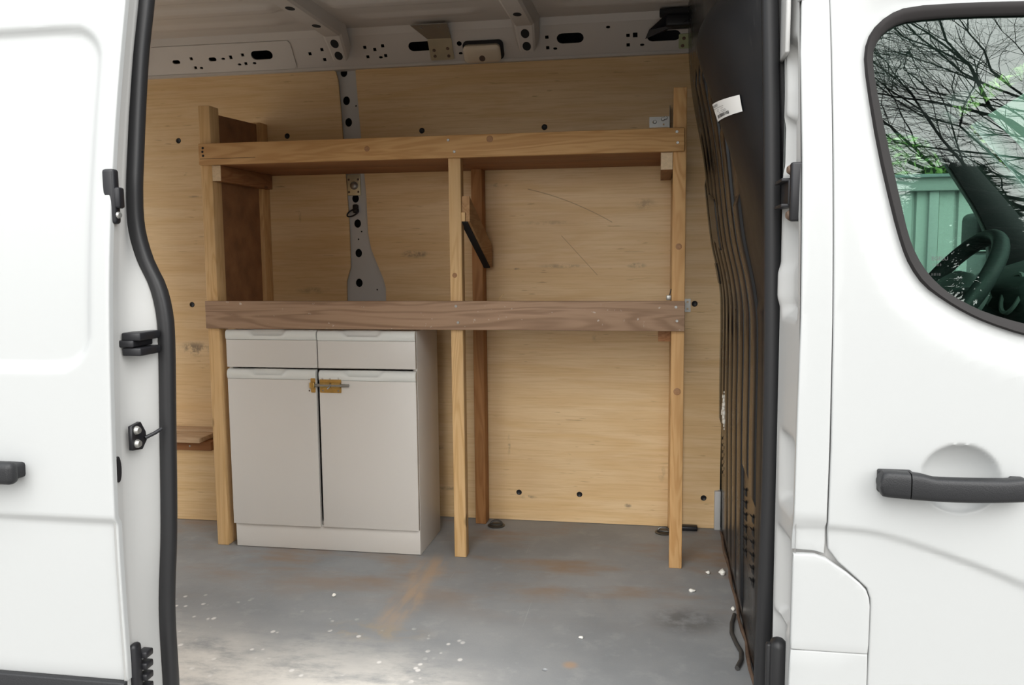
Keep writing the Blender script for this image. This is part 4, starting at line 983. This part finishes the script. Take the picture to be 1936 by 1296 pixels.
# screws
def screw(x, y, z, ax=(0, -1, 0), r=.0055, par=sh, mat=None): lathe('screw', [(0, .0006), (.0015, .0006), (.0022, .0018), (r*.8, .0018), (r, .0002), (r, -.001)], (x, y, z), ax, mat or M_steel, par, 10)
for (x, z) in ((-.753, 1.563), (-.731, 1.521), (.058, 1.566), (.061, 1.529)): screw(x, FY-.022, z, par=ur)
for (x, z) in ((.061, .960), (.065, .911), (-.734, .962), (-.727, .902)): screw(x, FY-.022, z, par=mr)
for (x, z) in ((-1.712, 1.563), (-1.714, 1.549), (-1.712, 1.534)): lathe('nail_hole', [(0, .0004), (.004, .0004), (.005, 0)], (x, FY-.022, z), (0, -1, 0), M_dark, ur, 8)
box('split', (-1.725, -1.50), (FY-.0226, FY-.0215), (1.5215, 1.5228), M_dark, ur, 0)
def knot(x, z, r, par):
    o = lathe('knot', [(0, .0004), (r*.5, .0006), (r, .0002), (r*1.15, -.0008)], (x, FY-.022, z), (0, -1, 0), plain('knot_wood', (.30, .15, .062), .6, noise=.4, nscale=200), par, 14); return o
knot(-1.060, 1.541, .010, ur); knot(-.600, 1.562, .012, ur)
for (x, z, r) in ((.069, 1.172, .011), (.069, .655, .013), (-.742, 1.075, .009)):
    lathe('knot', [(0, .0004), (r*.5, .0006), (r, .0002), (r*1.15, -.0008)], (x, FY, z), (0, -1, 0), bpy.data.materials['knot_wood'], sh, 14)
# metal angle brackets tying the frame to the wall
k1 = thing('corner_bracket', (0, 3.54, 1.67), 'grey pressed steel corner bracket on the plywood above the upper rail', 'bracket', 'steel corner brackets')
plate('bracket_leaf', [rect(-.002, 1.675, .080, .042), circ(-.025, 1.675, .005, n=10), circ(.015, 1.683, .004, n=8), circ(.015, 1.665, .004, n=8)], .002, lambda u, v, w: (u, WALL_Y-PT-.002+w, v), M_steel, k1)
plate('bracket_leaf', [rect(3.52, 1.68, .052, .10)], .002, lambda u, v, w: (.038+w, u, v), M_steel, k1)
for (x, z) in ((-.02, 1.676), (.012, 1.686), (.022, 1.690)): lathe('bolt', [(0, .006), (.006, .006), (.008, 0)], (x, WALL_Y-PT-.002, z), (0, -1, 0), M_steel, k1, 8)
k2 = thing('corner_bracket', (.11, 3.54, .93), 'small grey steel corner bracket beside the right end of the weathered rail', 'bracket', 'steel corner brackets')
plate('bracket_leaf', [rect(.114, .936, .032, .054), circ(.118, .950, .004, n=8), circ(.118, .922, .004, n=8)], .002, lambda u, v, w: (u, WALL_Y-PT-.002+w, v), M_steel, k2)
plate('bracket_leaf', [rect(3.52, .936, .052, .054)], .002, lambda u, v, w: (.096+w, u, v), M_steel, k2)
k3 = thing('corner_bracket', (.05, 3.10, .985), 'tiny steel catch standing on the weathered rail by the right post', 'bracket', 'steel corner brackets')
box('catch_foot', (.028, .045), (3.085, 3.10), (.9815, 1.000), M_steel, k3, .002); tube('catch_pin', [(.040, 3.092, 1.0), (.044, 3.092, 1.022)], .002, M_plastic, k3, 6)

# ------------------------------------------------------------------ kitchen base unit
cu = thing('base_cabinet', (-1.28, 3.2, 0), 'grey two-door kitchen base cabinet with two drawers under the shelf', 'cabinet')
CX0, CX1, CF, CB = -1.655, -.893, 3.070, 3.366
box('side_panel', (CX1-.016, CX1), (CF, CB), (0.0, .866), M_lam, cu, .0012)
box('side_panel', (CX0, CX0+.016), (CF, CB), (0.0, .866), M_lam, cu, .0012)
box('back_panel', (CX0+.016, CX1-.016), (CB-.010, CB-.002), (.10, .862), M_lam, cu, 0)
box('top_panel', (CX0+.016, CX1-.016), (CF+.002, CB-.012), (.850, .866), M_lam, cu, .001)
box('base_panel', (CX0+.016, CX1-.016), (CF+.002, CB-.012), (.100, .116), M_lam, cu, .001)
box('plinth', (CX0+.004, CX1-.001), (CF-.006, CF+.012), (0.002, .104), M_lam, cu, .0012)
MID = -1.281
def front(name, x0, x1, z0, z1, ny):
    """panel with a rolled lip along its top edge and a finger scoop in the lip"""
    par = box(name, (x0, x1), (CF-.020, CF-.001), (z0, z1-.040), M_lam, cu, .0012)
    N = 40; prof = [(-.0195, 0.0), (-.0235, .006), (-.0250, .018), (-.0225, .030), (-.014, .037), (-.001, .038), (-.001, 0.0)]
    vs = []; m = len(prof)
    for i in range(N+1):
        x = lerp(x0, x1, i/N); t = i/N
        e = sm(.24, .32, t)*sm(.68, .60, t)            # scoop
        for j, (py, pz) in enumerate(prof):
            yy = py + (.010*e if j in (3, 4) else .004*e if j == 2 else 0); zz = pz - (.012*e if j in (3, 4) else .003*e if j == 2 else 0)
            vs.append((x, CF+yy, z1-.040+.001+zz))
    fs = [(i*m+j, i*m+(j+1) % m, (i+1)*m+(j+1) % m, (i+1)*m+j) for i in range(N) for j in range(m)]
    fs += [tuple(range(m-1, -1, -1)), tuple(N*m+j for j in range(m))]
    mesh('finger_lip', vs, [f[::-1] for f in fs], M_lip, par, True, 50)
    return par
front('drawer_front', CX0+.001, MID-.003, .724, .871, 0); front('drawer_front', MID+.002, CX1-.001, .724, .869, 0)
dlf = front('cabinet_door', CX0+.001, MID-.009, .098, .718, 0); drt = front('cabinet_door', MID+.004, CX1-.001, .100, .716, 0)
# barrel bolt
bt = plate('bolt_plate', [rrect(-1.274, -1.188, .630, .694, .003, 2)], .002, lambda u, v, w: (u, CF-.0225+w, v), M_brass, drt)
def half_barrel(x0, x1):
    vs = []; N = 8
    for x in (x0, x1):
        for k in range(N+1):
            a = math.pi*k/N; vs.append((x, CF-.0225-.009*math.sin(a), .659+.011*math.cos(a)))
    return mesh('bolt_barrel', vs, [(k, k+1, N+2+k, N+1+k) for k in range(N)], M_brass, bt, True, 60)
half_barrel(-1.272, -1.232); half_barrel(-1.226, -1.190)
tube('bolt_rod', [(-1.300, CF-.027, .659), (-1.156, CF-.027, .659)], .0055, M_steel, bt, 10)
tube('bolt_knob', [(-1.229, CF-.028, .659), (-1.229, CF-.040, .654), (-1.236, CF-.044, .648)], .003, M_steel, bt, 8)
for (x, z) in ((-1.262, .684), (-1.232, .684), (-1.198, .686), (-1.262, .638), (-1.200, .638)): screw(x, CF-.0225, z, par=bt, r=.004)
kp = plate('bolt_keeper', [rrect(-1.310, -1.292, .630, .688, .003, 2)], .003, lambda u, v, w: (u, CF-.0235+w, v), M_brass, dlf)
box('keeper_loop', (-1.312, -1.292), (CF-.035, CF-.0235), (.648, .670), M_brass, kp, .002)
for z in (.683, .636): screw(-1.318, CF-.0200, z, par=kp, r=.003, mat=M_rust)

# ------------------------------------------------------------------ loose bits on the floor
def crumb(name, x, y, s, label, cat='debris', mat=None, group=None, sub=2):
    bm = bmesh.new(); bmesh.ops.create_icosphere(bm, subdivisions=sub, radius=s)
    ph = random.uniform(0, 9)
    for v in bm.verts:
        q = v.co/s; v.co *= 1 + .28*math.sin(3.1*q.x+ph)+.22*math.sin(4.3*q.y+2*ph)*math.cos(3*q.z)
        v.co.z *= .62
    zmin = min(v.co.z for v in bm.verts)
    for v in bm.verts: v.co += Vector((x, y, -zmin))
    o = finish(name, bm, mat or M_foam, None, True, 70)
    return tag(o, label, cat, group)
crumb('foam_lump', .232, 3.03, .0150, 'large off-white foam lump against the foot of the bulkhead')
crumb('foam_crumb', .122, 2.855, .0095, 'rounded cream foam crumb lying alone on the floor right of centre')
c1 = crumb('foam_shaving', .183, 3.03, .0085, 'thin curled white shaving on the floor between the right post and bulkhead')
crumb('foam_crumb', -.221, 2.446, .0060, 'small white crumb in the middle of the bare floor')
crumb('foam_crumb', -1.074, 2.635, .0075, 'white crumb on the floor in front of the grey cabinet')
crumb('foam_crumb', .245, 2.72, .0085, 'dirty cream crumb in the corner below the bulkhead, nearer the door')
tag(tube('hose', [(.245, 2.66, .012), (.232, 2.60, .010), (.226, 2.53, .009), (.234, 2.46, .009), (.243, 2.41, .009), (.238, 2.36, .009), (.222, 2.31, .009)], .0065, plain('dull_black_hose', (.04, .038, .036), .6), None, 10),
    'short curling black hose on the floor beside the bulkhead', 'hose')
ob = box('black_offcut', (.100, .168), (3.500, 3.535), (.0005, .020), M_plastic, None, .005)
tag(ob, 'short black bar on the floor behind the right front post', 'offcut')
wsv = tube('wood_shaving', [(-.60, 3.12, .9000), (-.585, 3.13, .99), (-.57, 3.135, 1.002)], .0015, M_pine_pale, sh, 5)

# ------------------------------------------------------------------ outside: garage, hedge, parked car, trees behind the photographer
gr = thing('garage', (3.5, 7.4, GROUND), 'pale corrugated metal garage seen through the cab windows', 'garage')
M_corr = plain('pale_corrugated_sheet', (.42, .44, .43), .55, noise=.08, nscale=2)
SW = .30; nsh = 22
shp = []
for c in range(2):
    o_ = c*SW/2; shp += [(o_, 0.0), (o_+.105, 0.0), (o_+.114, .03), (o_+.130, .03), (o_+.139, 0.0)]
shp.append((SW-.002, 0.0)); n = len(shp)
sheet0 = mesh('metal_sheet', [(.6+a, 7.0+b, GROUND) for a, b in shp] + [(.6+a, 7.0+b, 1.62) for a, b in shp], [(i, i+1, n+i+1, n+i) for i in range(n-1)], M_corr, gr)
for i in range(1, nsh):
    c = sheet0.copy(); COL.objects.link(c); c.parent = gr; c.matrix_parent_inverse = sheet0.matrix_parent_inverse.copy(); c.location.x = SW*i
box('corner_post', (2.02, 2.09), (6.97, 7.02), (GROUND, 1.62), plain('grey_post', (.36, .37, .37), .6), gr, .004)
box('fascia', (.55, 7.05), (6.94, 7.0), (1.60, 1.72), M_white, gr, .006)
mesh('garage_roof', [(.5, 6.9, 1.72), (7.1, 6.9, 1.72), (7.1, 10.0, 1.98), (.5, 10.0, 1.98), (.5, 6.9, 1.70), (7.1, 6.9, 1.70), (7.1, 10.0, 1.96), (.5, 10.0, 1.96)], [(0, 1, 2, 3), (4, 7, 6, 5), (0, 4, 5, 1), (3, 2, 6, 7), (1, 5, 6, 2), (0, 3, 7, 4)], plain('dull_grey_roof', (.20, .23, .24), .7), gr)
mesh('side_wall', [(.6, 7.0, GROUND), (.6, 10.0, GROUND), (.6, 10.0, 1.95), (.6, 7.0, 1.70)], [(0, 1, 2, 3)], M_corr, gr)

def leaf_mat(name, a, b):
    m, nt, bs = new_mat(name); k = NB(nt); oi = k.n('ShaderNodeNewGeometry')
    k.l(k.mix(oi.outputs['Random Per Island'], a, b), bs.inputs['Base Color']); bs.inputs['Roughness'].default_value = .6; return m
M_leaf = leaf_mat('mixed_green_leaves', (.06, .13, .03), (.22, .33, .09)); M_conif = leaf_mat('dark_conifer_foliage', (.010, .022, .012), (.03, .05, .025))
def foliage(name, centre, size, count, leaf, mat, parent=None, shape=None):
    vs, fs = [], []
    for i in range(count):
        while True:
            p = Vector((random.uniform(-1, 1), random.uniform(-1, 1), random.uniform(-1, 1)))
            if p.length < 1 and p.length > random.uniform(0, .9): break
        c = Vector(centre) + Vector((p.x*size[0], p.y*size[1], p.z*size[2]))
        a = Vector((random.gauss(0, 1), random.gauss(0, 1), random.gauss(0, 1))).normalized(); b = a.orthogonal().normalized()
        s = leaf*random.uniform(.6, 1.4); k = len(vs); q = a.cross(b)
        vs += [c-a*s, c+b*s*.45+q*s*.1, c+a*s, c-b*s*.45+q*s*.1]; fs.append((k, k+1, k+2, k+3))
    o = mesh(name, vs, fs, mat, parent)
    return o
hd_ = thing('hedge', (4.5, 11.0, GROUND), 'tall green hedge beyond the garage', 'hedge')
hs = foliage('foliage', (4.8, 11.9, 1.9), (5.0, 1.2, 2.9), 40000, .055, M_leaf, hd_); hs['kind'] = 'stuff'
bm = bmesh.new(); bmesh.ops.create_icosphere(bm, subdivisions=3, radius=1.0, matrix=Matrix.Translation((4.8, 12.1, 1.7)) @ Matrix.Diagonal((4.7, .9, 2.5, 1)))
finish('inner_growth', bm, plain('dark_hedge_core', (.02, .035, .012), .9), hd_, True, 180)
for x in (2.2, 4.0, 5.8, 7.4): tube('stem', [(x, 12.0, GROUND), (x+.1, 12.0, .6)], .06, M_rust, hd_, 6)

car = thing('parked_car', (2.6, 5.6, GROUND), 'white car parked beyond the van, seen through the far window', 'car')
prof = [(1.1, -.28), (1.1, .30), (1.25, .48), (1.62, .56), (1.95, .98), (2.25, 1.06), (3.2, 1.05), (3.75, .62), (4.5, .50), (4.7, .30), (4.7, -.28)]
bm = bmesh.new(); A = [bm.verts.new((x, 4.95, z)) for x, z in prof]; B = [bm.verts.new((x, 6.45, z)) for x, z in prof]
for i in range(len(prof)): bm.faces.new((A[i], A[(i+1) % len(prof)], B[(i+1) % len(prof)], B[i]))
bm.faces.new(A[::-1]); bm.faces.new(B); bmesh.ops.recalc_face_normals(bm, faces=bm.faces[:])
bmesh.ops.bevel(bm, geom=bm.edges[:], offset=.05, segments=2, affect='EDGES'); finish('car_body', bm, M_white, car, True, 50)
M_carglass = plain('dark_car_glass', (.02, .03, .03), .05)
plate('side_window', [[(1.78, .60), (2.02, .93), (2.55, .97), (2.55, .60)]], .004, lambda u, v, w: (u, 4.944+w, v), M_carglass, car)
plate('side_window', [[(2.62, .60), (2.62, .97), (3.15, .96), (3.6, .62)]], .004, lambda u, v, w: (u, 4.944+w, v), M_carglass, car)
for x in (1.75, 4.0):
    for y in (5.0, 6.4): lathe('wheel', [(0, -.09), (.17, -.09), (.28, -.08), (.30, -.04), (.30, .04), (.28, .08), (.17, .09), (0, .09)], (x, y, GROUND+.30), (0, 1, 0), M_rubber, car, 20)

# bare tree behind the photographer, mirrored in the cab window
M_bark = plain('dark_bare_bark', (.020, .017, .014), .9)
def bare_tree(name, base, lean, height, seed, label, limbs, levels=4, spread=.75):
    rnd = random.Random(seed); t = thing(name, base, label, 'tree')
    bt_, bb_ = bmesh.new(), bmesh.new()
    def grow(p, d, L, r, lev):
        n = 4 if lev > 1 else 3; pts = [p]; q = p.copy(); dd = d.copy()
        for i in range(n):
            dd = (dd + Vector((rnd.gauss(0, .16), rnd.gauss(0, .16), rnd.gauss(0, .12)))).normalized(); q = q + dd*(L/n); pts.append(q.copy())
        add_tube(bb_, pts, [lerp(r, r*.55, i/n) for i in range(n+1)], 5 if lev > 2 else 3, False)
        if lev == 0: return
        m = rnd.choice((5, 6, 7)) if lev >= 2 else 5
        for j in range(m):
            i = rnd.randint(1, n); ax = Vector((rnd.gauss(0, 1), rnd.gauss(0, 1), rnd.gauss(0, 1))).normalized()
            nd = (dd*(.75) + ax*spread + Vector(lean)*.30).normalized()
            grow(pts[i], nd, L*rnd.uniform(.5, .78), r*.55*rnd.uniform(.7, 1.0), lev-1)
    B = Vector(base)
    add_tube(bt_, [B, B+Vector((-.1, .1, height*.4)), B+Vector((-.35, 0, height*.8)), B+Vector((-.5, .1, height*1.25))], [.24, .20, .15, .09], 8, False)
    for (f, d, L, r) in limbs:
        grow(B+Vector((-.1-.3*f, .05, height*f)), Vector(d).normalized(), L, r, levels)
    finish('trunk', bt_, M_bark, t, True, 60); o = finish('branches', bb_, M_bark, t, True, 60); o['kind'] = 'stuff'
    return t
bare_tree('bare_tree', (6.6, -7.6, GROUND), (-.8, .0, .25), 5.2, 11, 'bare leafless tree mirrored in the cab door window',
          ((.55, (-.75, .1, 1.0), 4.6, .055), (.70, (-.9, .0, .85), 4.4, .052), (.85, (-.8, -.1, .95), 4.2, .048), (.98, (-.9, .1, .6), 4.0, .042), (1.1, (-.4, 0, 1), 3.5, .045), (.8, (.8, .2, .8), 3.5, .045), (.62, (-.95, .15, .45), 3.6, .040)), 4, .62)
def conifer(base, h, seed, label):
    rnd = random.Random(seed); t = thing('dark_conifer', base, label, 'tree', 'dark conifers behind the photographer')
    tube('trunk', [base, (base[0], base[1], base[2]+h*.95)], [.12, .02], M_bark, t, 7)
    vs, fs = [], []
    for i in range(16000):
        f = rnd.random()**.8; z = base[2]+h*(.05+.95*f); R = .19*h*(1-f)**.7+.10
        a = rnd.uniform(0, 2*math.pi); r = R*math.sqrt(rnd.random()); c = Vector((base[0]+r*math.cos(a), base[1]+r*math.sin(a), z))
        d = Vector((math.cos(a), math.sin(a), -.25+rnd.gauss(0, .2))).normalized(); s = d.orthogonal().normalized(); w = rnd.uniform(.03, .075); L = rnd.uniform(.22, .6); k = len(vs)
        vs += [c, c+d*L*.5+s*w, c+d*L, c+d*L*.5-s*w]; fs.append((k, k+1, k+2, k+3))
    o = mesh('needles', vs, fs, M_conif, t); o['kind'] = 'stuff'
for i, (x, y, h) in enumerate(((3.6, -14.6, 8.3), (6.2, -15.2, 9.4), (8.9, -14.8, 8.7))):
    conifer((x, y, GROUND), h, 40+i, ('leftmost', 'middle', 'rightmost')[i] + ' of the three dark conifers mirrored low in the cab door window')
